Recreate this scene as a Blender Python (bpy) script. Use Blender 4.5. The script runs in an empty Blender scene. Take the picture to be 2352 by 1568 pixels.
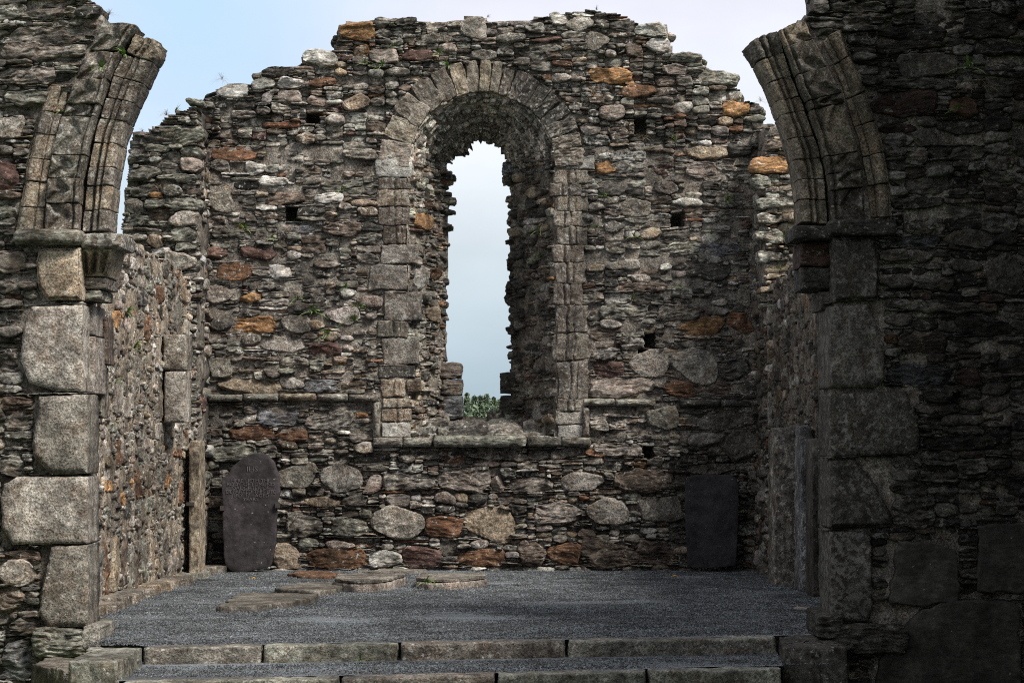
import bpy, math, random
import numpy as np
rng = np.random.default_rng(11)
random.seed(5)
S = bpy.context.scene
COL = S.collection
R = math.radians

# ------------------------------------------------------------------ camera
F, CX, HY, EYE = 5806.0, 1176.0, 985.0, 1.79      # focal length, axis and horizon of the photograph, eye height over the chancel floor
cam_d = bpy.data.cameras.new("camera"); cam = bpy.data.objects.new("camera", cam_d); COL.objects.link(cam)
cam.location = (0, 0, EYE); cam.rotation_euler = (R(90), 0, 0)
cam_d.sensor_width = 36; cam_d.lens = F / 2352 * 36
cam_d.shift_y = (HY - 784) / 2352; cam_d.clip_end = 6000
S.camera = cam

# ------------------------------------------------------------------ sky, sun, exposure
SUN_EL, SUN_AZ = 49, 47           # elevation; azimuth in degrees from straight behind the camera towards the right (south)
w = bpy.data.worlds.new("World"); S.world = w; w.use_nodes = True
nt = w.node_tree; N = nt.nodes; L = nt.links
bg = N['Background']; bg.inputs['Strength'].default_value = 0.1
sky = N.new('ShaderNodeTexSky'); sky.sky_type = 'NISHITA'; sky.sun_disc = False
sky.sun_elevation = R(SUN_EL); sky.sun_rotation = R(180 - SUN_AZ)
tc = N.new('ShaderNodeTexCoord')
cn = N.new('ShaderNodeTexNoise'); cn.inputs['Scale'].default_value = 3.4; cn.inputs['Detail'].default_value = 6; cn.inputs['Roughness'].default_value = .5
mpn = N.new('ShaderNodeMapping'); mpn.inputs['Scale'].default_value = (1, 1, 2.2); mpn.inputs['Location'].default_value = (.3, .1, .2)
L.new(tc.outputs['Generated'], mpn.inputs[0]); L.new(mpn.outputs[0], cn.inputs['Vector'])
dist = N.new('ShaderNodeVectorMath'); dist.operation = 'DISTANCE'; dist.inputs[1].default_value = (-.125, .975, .162)
L.new(tc.outputs['Generated'], dist.inputs[0])
add = N.new('ShaderNodeMath'); add.operation = 'MULTIPLY_ADD'; add.inputs[1].default_value = -.16
L.new(cn.outputs['Fac'], add.inputs[0]); L.new(dist.outputs['Value'], add.inputs[2])
mr = N.new('ShaderNodeMapRange'); mr.interpolation_type = 'SMOOTHSTEP'
mr.inputs['From Min'].default_value = -.085; mr.inputs['From Max'].default_value = .035; mr.inputs['To Min'].default_value = .08; mr.inputs['To Max'].default_value = .985
L.new(add.outputs[0], mr.inputs['Value'])
sx = N.new('ShaderNodeSeparateXYZ'); L.new(tc.outputs['Generated'], sx.inputs[0])
cr = N.new('ShaderNodeValToRGB'); e = cr.color_ramp.elements
e[0].position = .0; e[0].color = (.36, .46, .53, 1); e[1].position = 1; e[1].color = (.80, .80, .83, 1)
for p, c in ((.022, (.42, .53, .60, 1)), (.06, (.60, .69, .75, 1)), (.11, (.80, .84, .89, 1)), (.16, (.79, .81, .90, 1)), (.3, (.80, .80, .84, 1))):
    q = cr.color_ramp.elements.new(p); q.color = c
L.new(sx.outputs['Z'], cr.inputs['Fac'])
cs = N.new('ShaderNodeVectorMath'); cs.operation = 'SCALE'; cn2 = N.new('ShaderNodeTexNoise'); cn2.inputs['Scale'].default_value = 9; cn2.inputs['Detail'].default_value = 5
L.new(mpn.outputs[0], cn2.inputs['Vector'])
cm = N.new('ShaderNodeMapRange'); L.new(cn2.outputs['Fac'], cm.inputs['Value'])
for k_, v_ in (('From Min', .3), ('From Max', .7), ('To Min', 8.1), ('To Max', 10.0)): cm.inputs[k_].default_value = v_
L.new(cm.outputs[0], cs.inputs['Scale']); L.new(cr.outputs['Color'], cs.inputs[0])
mx = N.new('ShaderNodeMix'); mx.data_type = 'RGBA'
veil = N.new('ShaderNodeMix'); veil.data_type = 'RGBA'; veil.inputs['Factor'].default_value = .75; veil.inputs['B'].default_value = (4.9, 7.2, 9.6, 1)
L.new(sky.outputs[0], veil.inputs['A'])
L.new(mr.outputs['Result'], mx.inputs['Factor']); L.new(veil.outputs['Result'], mx.inputs['A']); L.new(cs.outputs[0], mx.inputs['B'])
L.new(mx.outputs['Result'], bg.inputs['Color'])
sun_d = bpy.data.lights.new("sun", 'SUN'); sun = bpy.data.objects.new("sun", sun_d); COL.objects.link(sun)
sun_d.energy = 4.8; sun_d.angle = R(17); sun_d.color = (1, .93, .83)
from mathutils import Vector
sdir = Vector((math.sin(R(SUN_AZ)) * math.cos(R(SUN_EL)), -math.cos(R(SUN_AZ)) * math.cos(R(SUN_EL)), math.sin(R(SUN_EL))))
sun.rotation_euler = sdir.to_track_quat('Z', 'Y').to_euler(); sun.location = sdir * 60
S.view_settings.view_transform = 'Standard'; S.view_settings.look = 'None'; S.view_settings.gamma = 1
S.view_settings.exposure = 0.27
S.cycles.pixel_filter_type = 'BLACKMAN_HARRIS'; S.cycles.filter_width = 1.05; S.cycles.use_denoising = False

# ------------------------------------------------------------------ helpers: noise
G3 = np.array([[1,1,0],[-1,1,0],[1,-1,0],[-1,-1,0],[1,0,1],[-1,0,1],[1,0,-1],[-1,0,-1],[0,1,1],[0,-1,1],[0,1,-1],[0,-1,-1],[1,1,0],[-1,1,0],[0,-1,1],[0,-1,-1]], np.float32)
def perlin(x, y, z):
    x, y, z = np.broadcast_arrays(np.asarray(x, np.float32), np.asarray(y, np.float32), np.asarray(z, np.float32))
    shp = x.shape; x, y, z = x.ravel(), y.ravel(), z.ravel()
    out = np.empty(x.size, np.float32)
    for c0 in range(0, x.size, 300000):
        sl = slice(c0, c0 + 300000)
        a, b, c = x[sl], y[sl], z[sl]
        ia, ib, ic = np.floor(a).astype(np.int64), np.floor(b).astype(np.int64), np.floor(c).astype(np.int64)
        fa, fb, fc = a - ia, b - ib, c - ic
        wa, wb, wc = (t * t * t * (t * (t * 6 - 15) + 10) for t in (fa, fb, fc))
        acc = 0
        for dx in (0, 1):
            for dy in (0, 1):
                for dz in (0, 1):
                    h = ((ia + dx) * 73856093) ^ ((ib + dy) * 19349663) ^ ((ic + dz) * 83492791)
                    h = (h ^ (h >> 13)) * 1274126177; h = (h ^ (h >> 16)) & 15
                    g = G3[h]
                    d = g[:, 0] * (fa - dx) + g[:, 1] * (fb - dy) + g[:, 2] * (fc - dz)
                    acc = acc + d * (wa if dx else 1 - wa) * (wb if dy else 1 - wb) * (wc if dz else 1 - wc)
        out[sl] = acc
    return out.reshape(shp)

def at(px, py, Y): return ((px - CX) * Y / F, Y, EYE + (HY - py) * Y / F)
def UX(px, Y): return (px - CX) * Y / F
def VZ(py, Y): return EYE + (HY - py) * Y / F
def ground(px, py, z=0):                        # the point of a level surface at height z seen at that pixel
    Y = (EYE - z) * F / (py - HY); return ((px - CX) * Y / F, Y)
def inpoly(U, V, poly):
    inside = np.zeros(U.shape, bool); n = len(poly)
    for i in range(n):
        x0, y0 = poly[i]; x1, y1 = poly[(i + 1) % n]
        if y0 == y1: continue
        c = ((y0 > V) != (y1 > V)) & (U < (x1 - x0) * (V - y0) / (y1 - y0) + x0)
        inside ^= c
    return inside

# ------------------------------------------------------------------ helpers: objects
BASE = {}
def tag(o, label, cat, group=None, kind=None):
    if label: o['label'] = label
    if cat: o['category'] = cat
    if group: o['group'] = group
    if kind: o['kind'] = kind
    return o
def thing(name, loc, label, cat, group=None):
    o = bpy.data.objects.new(name, None); COL.objects.link(o); o.location = loc; o.empty_display_size = .2
    BASE[o.name] = np.array(loc, np.float32)
    return tag(o, label, cat, group)
def make_mesh(name, co, quads=None, ngons=(), attrs=None, smooth=True):
    me = bpy.data.meshes.new(name)
    co = np.asarray(co, np.float32); quads = np.zeros((0, 4), np.int32) if quads is None or len(quads) == 0 else np.asarray(quads, np.int32)
    tot = [quads.shape[1]] * len(quads) + [len(n) for n in ngons]
    idx = np.concatenate([quads.ravel()] + [np.asarray(n, np.int32) for n in ngons]) if len(ngons) else quads.ravel()
    me.vertices.add(len(co)); me.vertices.foreach_set('co', co.ravel())
    me.loops.add(len(idx)); me.loops.foreach_set('vertex_index', idx.astype(np.int32))
    me.polygons.add(len(tot)); st = np.concatenate([[0], np.cumsum(tot)[:-1]]).astype(np.int32)
    me.polygons.foreach_set('loop_start', st)
    me.update(calc_edges=True)
    me.polygons.foreach_set('use_smooth', np.full(len(tot), smooth, bool))
    for k, v in (attrs or {}).items():
        v = np.asarray(v, np.float32)
        a = me.attributes.new(k, 'FLOAT_VECTOR', 'POINT'); a.data.foreach_set('vector', v.ravel())
    me.update()
    return me
def link(name, me, mat, parent=None, loc=None):
    o = bpy.data.objects.new(name, me); COL.objects.link(o)
    if mat is not None: me.materials.append(mat)
    if parent is not None: o.parent = parent
    if loc is not None: o.location = loc
    return o
def solid(name, co, quads, ngons, attrs, mat, parent=None, smooth=True, base=None):
    """links the mesh; its vertices are made relative to the parent's base (or to its own)"""
    co = np.asarray(co, np.float32)
    b = BASE[parent.name] if parent is not None and parent.name in BASE else (np.array(base, np.float32) if base is not None else None)
    if parent is not None and parent.name not in BASE: b = np.array(parent.get('_b', (0, 0, 0)), np.float32)
    if b is not None: co = co - b
    return link(name, make_mesh(name, co, quads, ngons, attrs, smooth), mat, parent, tuple(float(v) for v in base) if base is not None and parent is None else None)

# ------------------------------------------------------------------ materials
def nodes(mat):
    mat.use_nodes = True; t = mat.node_tree; t.nodes.clear()
    o = t.nodes.new('ShaderNodeOutputMaterial'); p = t.nodes.new('ShaderNodeBsdfPrincipled'); t.links.new(p.outputs[0], o.inputs[0])
    return t, p
class NB:
    def __init__(s, t): s.t = t
    def n(s, kind, **kw):
        x = s.t.nodes.new(kind)
        for k, v in kw.items(): setattr(x, k, v)
        return x
    def put(s, sock, v):
        if isinstance(v, bpy.types.NodeSocket): s.t.links.new(v, sock)
        elif v is not None: sock.default_value = v
    def math(s, op, a, b=None, c=None):
        x = s.n('ShaderNodeMath', operation=op)
        for i, v in enumerate((a, b, c)): s.put(x.inputs[i], v)
        return x.outputs[0]
    def vec(s, op, a, b=None):
        x = s.n('ShaderNodeVectorMath', operation=op); s.put(x.inputs[0], a)
        if op == 'SCALE': s.put(x.inputs['Scale'], b)
        else: s.put(x.inputs[1], b)
        return x.outputs[0]
    def noise(s, v, scale=1., detail=4., rough=.5, lac=2.):
        x = s.n('ShaderNodeTexNoise'); s.put(x.inputs['Vector'], v)
        x.inputs['Scale'].default_value = scale; x.inputs['Detail'].default_value = detail; x.inputs['Roughness'].default_value = rough; x.inputs['Lacunarity'].default_value = lac
        return x.outputs['Fac']
    def rng(s, v, a, b, c=0., d=1., smooth=False):
        x = s.n('ShaderNodeMapRange'); x.interpolation_type = 'SMOOTHSTEP' if smooth else 'LINEAR'
        for i, q in zip(('Value', 'From Min', 'From Max', 'To Min', 'To Max'), (v, a, b, c, d)): s.put(x.inputs[i], q)
        return x.outputs[0]
    def mix(s, f, a, b, blend='MIX'):
        x = s.n('ShaderNodeMix', data_type='RGBA', blend_type=blend)
        s.put(x.inputs['Factor'], f); s.put(x.inputs['A'], a); s.put(x.inputs['B'], b)
        return x.outputs['Result']
    def attr(s, name):
        return s.n('ShaderNodeAttribute', attribute_name=name).outputs['Vector']
    def bump(s, h, strength, distance, normal=None):
        x = s.n('ShaderNodeBump'); s.put(x.inputs['Height'], h); x.inputs['Strength'].default_value = strength; x.inputs['Distance'].default_value = distance
        if normal is not None: s.put(x.inputs['Normal'], normal)
        return x.outputs[0]

def stone_material(name='weathered_stone', dark=1.0, lichen_col=(.50, .50, .47, 1), wet=0., speck=1.):
    m = bpy.data.materials.new(name); t, p = nodes(m); b = NB(t)
    lp, col, par = b.attr('lp'), b.attr('col'), b.attr('par')
    sp = b.n('ShaderNodeSeparateXYZ'); b.put(sp.inputs[0], par); gran, lich, drk = sp.outputs
    wob = b.vec('SCALE', b.vec('SUBTRACT', b.n('ShaderNodeTexNoise').outputs['Color'], (.5, .5, .5)), .05)
    wn = [q for q in t.nodes if q.type == 'TEX_NOISE'][0]; b.put(wn.inputs['Vector'], lp); wn.inputs['Scale'].default_value = 9.; wn.inputs['Detail'].default_value = 2.
    lw = b.vec('ADD', lp, wob)
    n1 = b.noise(b.vec('MULTIPLY', lw, (10., 34., 16.)), 1., 7., .74)
    n1b = b.noise(b.vec('MULTIPLY', lp, (13., 17., 14.)), 1., 5., .65)
    sch = b.math('MULTIPLY', b.rng(n1, .37, .65, .08, 2.15), b.rng(n1b, .34, .66, .5, 1.5))
    n2 = b.noise(lp, 58., 4., .72); n2b = b.noise(lp, 13., 5., .68)
    gr = b.math('MULTIPLY', b.rng(n2, .36, .64, 1 - .70 * speck, 1 + .62 * speck), b.rng(n2b, .34, .66, .6, 1.35))
    k = b.math('ADD', b.math('MULTIPLY', gr, gran), b.math('MULTIPLY', sch, b.math('SUBTRACT', 1., gran)))
    c = b.vec('SCALE', col, k)
    # brown patina in blotches
    n7 = b.noise(b.vec('ADD', lp, (5., 17., 9.)), 5.5, 6., .72)
    c = b.mix(b.rng(n7, .48, .60, 0., .8 * speck), c, b.vec('MULTIPLY', c, (.64, .55, .49)))
    # white crustose lichen and small yellow spots
    n3 = b.noise(lp, 19., 5., .66)
    th = b.math('MULTIPLY_ADD', lich, -.23, .68)
    f3 = b.rng(n3, th, b.math('ADD', th, .035), 0., .9)
    c = b.mix(f3, c, lichen_col)
    n4 = b.noise(b.vec('ADD', lp, (31., 7., 3.)), 24., 3., .6)
    f4 = b.rng(n4, b.math('MULTIPLY_ADD', lich, -.04, .71), .76, 0., .8)
    c = b.mix(f4, c, (.30, .18, .05, 1))
    # black algae running down the masonry
    geo = b.n('ShaderNodeNewGeometry').outputs['Position']
    n5 = b.noise(b.vec('MULTIPLY', geo, (1.5, 1.5, .45)), 1., 6., .62)
    n6 = b.noise(geo, 5.5, 5., .65)
    st = b.math('MULTIPLY', b.rng(n5, .36, .60, .45, 1.12), b.rng(n6, .34, .62, .45, 1.2))
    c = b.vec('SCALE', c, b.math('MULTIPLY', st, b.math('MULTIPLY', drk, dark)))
    b.put(p.inputs['Base Color'], c)
    p.inputs['Roughness'].default_value = .82 - wet; p.inputs['Specular IOR Level'].default_value = .25 + wet
    hs = b.math('MULTIPLY', n1, b.math('SUBTRACT', 1., gran))
    hg = b.math('MULTIPLY', n2b, b.math('MULTIPLY', gran, .6))
    bp = b.bump(b.math('ADD', b.math('ADD', hs, hg), b.math('MULTIPLY', n2, .30)), speck, .045)
    b.put(p.inputs['Normal'], bp)
    return m
M_STONE = stone_material()
M_SLATE = stone_material('slate', speck=.3)
def gravel_material(name):
    m = bpy.data.materials.new(name); t, p = nodes(m); b = NB(t)
    geo = b.n('ShaderNodeNewGeometry').outputs['Position']
    v = b.n('ShaderNodeTexVoronoi'); b.put(v.inputs['Vector'], geo); v.inputs['Scale'].default_value = 95
    sc = b.n('ShaderNodeSeparateColor'); b.put(sc.inputs[0], v.outputs['Color'])
    br = b.rng(sc.outputs[0], 0, 1, .10, .31)
    wet = b.noise(b.vec('MULTIPLY', geo, (.35, 1.7, 1.)), 1., 5., .6)
    br = b.math('MULTIPLY', br, b.rng(wet, .40, .56, .42, 1.08))
    tint = b.mix(sc.outputs[1], (.82, 1., 1.20, 1), (.93, 1., 1.08, 1))
    c = b.vec('SCALE', tint, br)
    b.put(p.inputs['Base Color'], c); b.put(p.inputs['Roughness'], b.rng(wet, .40, .54, .5, .9))
    n = b.noise(geo, 60., 3., .6)
    b.put(p.inputs['Normal'], b.bump(b.math('ADD', b.math('MULTIPLY', v.outputs['Distance'], -1.), n), .9, .02))
    return m
M_GRAVEL = gravel_material('grey_gravel')
def plain(name, col, rough=.8, var=.35, scale=20., metal=0.):
    m = bpy.data.materials.new(name); t, p = nodes(m); b = NB(t)
    geo = b.n('ShaderNodeNewGeometry').outputs['Position']
    n = b.noise(geo, scale, 4., .6)
    c = b.vec('SCALE', tuple(col), b.rng(n, .3, .7, 1 - var, 1 + var))
    b.put(p.inputs['Base Color'], c); p.inputs['Roughness'].default_value = rough; p.inputs['Metallic'].default_value = metal
    b.put(p.inputs['Normal'], b.bump(n, .3, .01))
    return m
M_IRON = plain('rusted_iron', (.035, .03, .028), .6, .4, 60)
M_FERN = plain('fern_leaf', (.12, .205, .05), .6, .4, 30)
M_GRASS = plain('turf_grass', (.13, .19, .055), .8, .4, 3)
M_STRAW = plain('dry_stalk', (.20, .15, .10), .8, .4, 30)
M_LEAF = plain('tree_foliage', (.115, .155, .10), .8, .5, .6)
M_BARK = plain('tree_bark', (.11, .09, .075), .9, .3, 4)
M_YELLOW = plain('autumn_leaf', (.55, .32, .04), .6, .2, 40)

# ------------------------------------------------------------------ helpers: masonry
PAL = {'s': (.212, .197, .176), 'd': (.10, .096, .088), 'e': (.252, .252, .22), 'b': (.17, .138, .115), 'O': (.185, .105, .065), 'o': (.37, .215, .105),
       't': (.32, .265, .2), 'g': (.33, .31, .28), 'G': (.22, .206, .182), 'w': (.56, .55, .52), 'r': (.13, .082, .07), 'p': (.33, .285, .255), 'm': (.215, .192, .165), 'k': (.36, .31, .24), 'u': (.185, .195, .21), 'j': (.30, .27, .228)}
SIZES = [3, 4, 6, 8, 10, 13, 17, 22, 28, 36, 48, 64]
def quant(n):
    for q in SIZES:
        if n <= q: return q
    return SIZES[-1]
_T = {}
def template(nx, ny, m, cap):
    key = (nx, ny, m, cap)
    if key in _T: return _T[key]
    def ax(n):
        t = np.linspace(-1, 1, n + 1); return .5 * t + .5 * np.sin(t * np.pi / 2)
    T_, S_ = np.meshgrid(ax(ny), ax(nx), indexing='ij')
    idx = np.arange((nx + 1) * (ny + 1)).reshape(ny + 1, nx + 1)
    q = np.stack([idx[:-1, :-1], idx[:-1, 1:], idx[1:, 1:], idx[1:, :-1]], -1).reshape(-1, 4)
    ring = np.concatenate([idx[0, :-1], idx[:-1, -1], idx[-1, :0:-1], idx[:0:-1, 0]])
    s, t, bk = [S_.ravel()], [T_.ravel()], [np.zeros(S_.size)]
    qs = [q]; prev = ring; base = S_.size; n = len(ring)
    for j in range(1, m + 1):
        cur = np.arange(base, base + n); base += n
        s.append(S_.ravel()[ring]); t.append(T_.ravel()[ring]); bk.append(np.full(n, j / m))
        qs.append(np.stack([cur, np.roll(cur, -1), np.roll(prev, -1), prev], -1)); prev = cur
    ng = prev[::-1].copy() if cap else None
    _T[key] = tuple(np.concatenate(x).astype(np.float32) for x in (s, t, bk)) + (np.concatenate(qs), ng)
    return _T[key]

def stone(u, v, a, b, d=.04, h0=0., r=.05, k=.5, p=4., q=.5, D=.08, m=1, cap=False, rot=0., g=0., col=PAL['s'], lich=.3, lam=1., facet=.5, warp=1., swap=0., drk=1., relief=None):
    return dict(u=u, v=v, a=a, b=b, d=d, h0=h0, r=r, k=k, p=p, q=q, D=D, m=m, cap=cap, rot=rot, g=g, col=col, lich=lich, lam=lam, facet=facet, warp=warp, swap=swap, drk=drk, relief=relief)
def build_stones(stones, mapf, res=.012, gwarp=0.):
    groups = {}
    for s_ in stones:
        nx, ny = quant(2 * s_['a'] / res), quant(2 * s_['b'] / res)
        groups.setdefault((nx, ny, s_['m'], s_['cap'], s_['relief']), []).append(s_)
    CO, Q, NG, LP, CO_, PA = [], [], [], [], [], []; base = 0
    for (nx, ny, m, cap, relief), st in groups.items():
        s, t, bk, quads, ng = template(nx, ny, m, cap); n = len(st); T = len(s)
        A = lambda key: np.array([x[key] for x in st], np.float32)[:, None]
        a, bb, d, h0, r, k, p, q, D, rot, g, lam, fac, wp = (A(x) for x in ('a', 'b', 'd', 'h0', 'r', 'k', 'p', 'q', 'D', 'rot', 'g', 'lam', 'facet', 'warp'))
        s, t, bk = s[None], t[None], bk[None]
        x = a * s * np.sqrt(1 - k * t * t / 2); y = bb * t * np.sqrt(1 - k * s * s / 2)
        nat = (wp >= 1).astype(np.float32)                            # rough stones taper and lean
        y = y * (1 + nat * (rng.uniform(-.28, .28, (n, 1)) * s - rng.uniform(0, .38, (n, 1)) * s * s)); x = x + nat * rng.uniform(-.35, .35, (n, 1)) * y
        e = np.clip((1 - np.abs(s) ** p) * (1 - np.abs(t) ** p), 0, 1) ** q
        h = h0 - r + (d + r) * e
        off = rng.uniform(0, 90, (n, 3)).astype(np.float32)
        o0, o1, o2 = off[:, :1], off[:, 1:2], off[:, 2:]
        for _ in range(3):                                          # broken facets
            ang = rng.uniform(0, 2 * np.pi, (n, 1)); tilt = rng.uniform(.3, 1.1, (n, 1)) * fac; cst = rng.uniform(.25, .95, (n, 1))
            pl = h0 + d * cst - (np.cos(ang) * s + np.sin(ang) * t) * tilt * (d + .4 * r)
            h = np.where(fac > 0, np.minimum(h, np.maximum(pl, h0 - r)), h)
        h = h - bk * D
        mn = np.minimum(a, bb); fq = .9 / (mn + .03)
        wx = perlin(x * fq + o0, y * fq + o1, o2 + h * 3); wy = perlin(x * fq + o1 + 9, y * fq + o2, o0 + h * 3)
        x2 = x + wx * (.22 * mn + .003) * wp; y2 = y + wy * (.22 * mn + .003) * wp
        # jagged outline at a finer scale
        x2 = x2 + perlin(x * 30 + o1, y * 45 + o0, h * 20 + o2) * .010 * wp; y2 = y2 + perlin(x * 28 + o2, y * 30 + o1, h * 20) * .007 * wp
        lamn = (.5 - np.abs(perlin(x * 4 + o0, y * 25 + o1, o2 + bk * D * 6))) * .030 + perlin(x * 14 + o2, y * 80 + o0, o1) * .014
        grn = perlin(x * 22 + o0, y * 22 + o1, o2 + h * 20) * .010
        crs = perlin(x * 7 + o1, y * 9 + o2, o0) * .03
        sizef = np.clip(mn / .06, .35, 1)
        h = h + (((1 - g) * (lamn - .012) + g * grn) * lam + crs * (.4 + .6 * (1 - g)) * np.minimum(lam, 1)) * sizef * (1 - .7 * bk)
        if relief is not None: h = h + np.where(bk > 0, 0, relief(s, t))
        c_, s_ = np.cos(rot), np.sin(rot)
        uu = A('u') + x2 * c_ - y2 * s_; vv = A('v') + x2 * s_ + y2 * c_
        if gwarp:
            du = perlin(uu * .8, vv * .8, 3.3) * gwarp; dv = perlin(uu * .7, vv * 1.1, 7.7) * gwarp * 1.4
            uu = uu + du; vv = vv + dv
        CO.append(np.stack(mapf(uu, vv, h), -1).reshape(-1, 3))
        sw = A('swap')
        lx, ly = np.where(sw > 0, y, x), np.where(sw > 0, x, y)
        LP.append(np.stack([lx + o0, ly + o1, h + o2], -1).reshape(-1, 3))
        cc = np.array([x_['col'] for x_ in st], np.float32)
        CO_.append(np.repeat(cc, T, 0))
        PA.append(np.repeat(np.concatenate([g, A('lich'), A('drk')], 1), T, 0))
        Q.append((quads[None] + (np.arange(n) * T)[:, None, None] + base).reshape(-1, 4))
        if cap: NG += [ng + base + i * T for i in range(n)]
        base += n * T
    return np.concatenate(CO), np.concatenate(Q), NG, dict(lp=np.concatenate(LP), col=np.concatenate(CO_), par=np.concatenate(PA))
def merge(*parts):
    CO, Q, NG, AT, base = [], [], [], {}, 0
    for co, q, ng, at_ in parts:
        CO.append(co); Q.append(np.asarray(q) + base); NG += [np.asarray(n) + base for n in ng]
        for k_, v_ in at_.items(): AT.setdefault(k_, []).append(v_)
        base += len(co)
    return np.concatenate(CO), np.concatenate(Q), NG, {k_: np.concatenate(v_) for k_, v_ in AT.items()}

def jit(c, f=.12):
    c = np.array(c) * (1 + rng.normal(0, f)); return tuple(np.clip(c * (1 + rng.normal(0, .012, 3)), .02, .7))
def filler_colour(weights):
    ks = list(weights); w_ = np.array([weights[x] for x in ks], float)
    kk = ks[rng.choice(len(ks), p=w_ / w_.sum())]
    return kk, jit(PAL[kk], .27)
FILL = dict(s=38, d=18, e=12, b=15, O=2.4, o=.9, t=5, g=4, G=6, w=4, r=1.8, p=4)
def pack(free, cell, dist, minw=.05, minh=.018):
    H, W = free.shape; out = []; mw, mh = max(2, int(minw / cell)), max(1, int(minh / cell))
    for r in range(H):
        guard = 0
        while guard < 4000:
            guard += 1
            cols = np.flatnonzero(free[r])
            if len(cols) == 0: break
            c = cols[0]
            if rng.random() < .5 and len(cols) > 40:            # do not always start at the left end
                brk = np.flatnonzero(np.diff(cols) > 1)
                if len(brk): c = cols[brk[rng.integers(len(brk))] + 1]
            wd, hd = dist(r * cell); w_ = max(mw, int(wd / cell)); h_ = max(mh, int(hd / cell))
            seg = free[r, c:c + int(w_ * 1.5) + 1]
            run = len(seg) if seg.all() else int(np.argmin(seg))
            if run <= w_ * 1.35: w_ = run
            if w_ < mw: free[r, c:c + max(1, w_)] = False; continue
            if h_ > w_ / 1.5: h_ = max(mh, int(w_ / rng.uniform(1.5, 3.2)))
            blk = free[r:r + h_, c:c + w_]; ok = blk.mean(1) > .86
            hh = len(ok) if ok.all() else int(np.argmin(ok))
            if hh < mh: free[r, c:c + w_] = False; continue
            free[r:r + hh, c:c + w_] = False; out.append((r, c, w_, hh))
    return out
def core(mask_f, u0, u1, v0, v1, mapf, recess, T, cell=.05, back=None, col=(.225, .208, .185), sides=True):
    """rough mortar hearting behind the facing stones: front sheet, rear sheet and the sides where the mask ends"""
    nu, nv = int(round((u1 - u0) / cell)), int(round((v1 - v0) / cell))
    ug, vg = u0 + np.arange(nu + 1) * cell, v0 + np.arange(nv + 1) * cell
    U_, V_ = np.meshgrid(ug, vg); Uc, Vc = np.meshgrid(ug[:-1] + cell / 2, vg[:-1] + cell / 2)
    mk = mask_f(Uc, Vc); bkm = mk if back is None else back(Uc, Vc)
    ju = perlin(U_ * 3.1, V_ * 3.1, 1.5) * .05; jv = perlin(U_ * 3.1, V_ * 3.1, 8.5) * .05
    hf = recess(U_, V_) + perlin(U_ * 6, V_ * 6, 2.2) * .03 + perlin(U_ * 17, V_ * 17, 4.4) * .02
    a = np.stack(mapf(U_ + ju, V_ + jv, hf), -1).reshape(-1, 3); n = len(a)
    idx = np.arange(n).reshape(nv + 1, nu + 1)
    def qd(m_, o, flip):
        q = np.stack([idx[:-1, :-1], idx[:-1, 1:], idx[1:, 1:], idx[1:, :-1]], -1)[m_] + o
        return q[:, ::-1] if flip else q
    Q = [qd(mk, 0, False)]; CO = [a]
    if T:
        CO.append(np.stack(mapf(U_ + ju, V_ + jv, -T + perlin(U_ * 4, V_ * 4, 6.) * .04), -1).reshape(-1, 3)); Q.append(qd(bkm, n, True))
        if sides:
            P = np.pad(mk & bkm, 1)
            I = P[1:-1, 1:-1]
            for (dy, dx), (p0, p1) in {(-1, 0): ((0, 0), (0, 1)), (1, 0): ((1, 1), (1, 0)), (0, -1): ((1, 0), (0, 0)), (0, 1): ((0, 1), (1, 1))}.items():
                nb = P[1 + dy:P.shape[0] - 1 + dy, 1 + dx:P.shape[1] - 1 + dx]
                jj, ii = np.nonzero(I & ~nb)
                f0, f1 = idx[jj + p0[0], ii + p0[1]], idx[jj + p1[0], ii + p1[1]]
                Q.append(np.stack([f0 + n, f1 + n, f1, f0], -1))
    co = np.concatenate(CO); Q = np.concatenate(Q)
    used = np.unique(Q); rm = np.full(len(co), -1); rm[used] = np.arange(len(used))
    co = co[used]; Q = rm[Q]
    lp = co * np.array([1, 1, 1], np.float32) + 13
    return co, Q, [], dict(lp=lp, col=np.repeat(np.array([col], np.float32), len(co), 0), par=np.repeat(np.array([[1., .12, 1.]], np.float32), len(co), 0))

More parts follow.
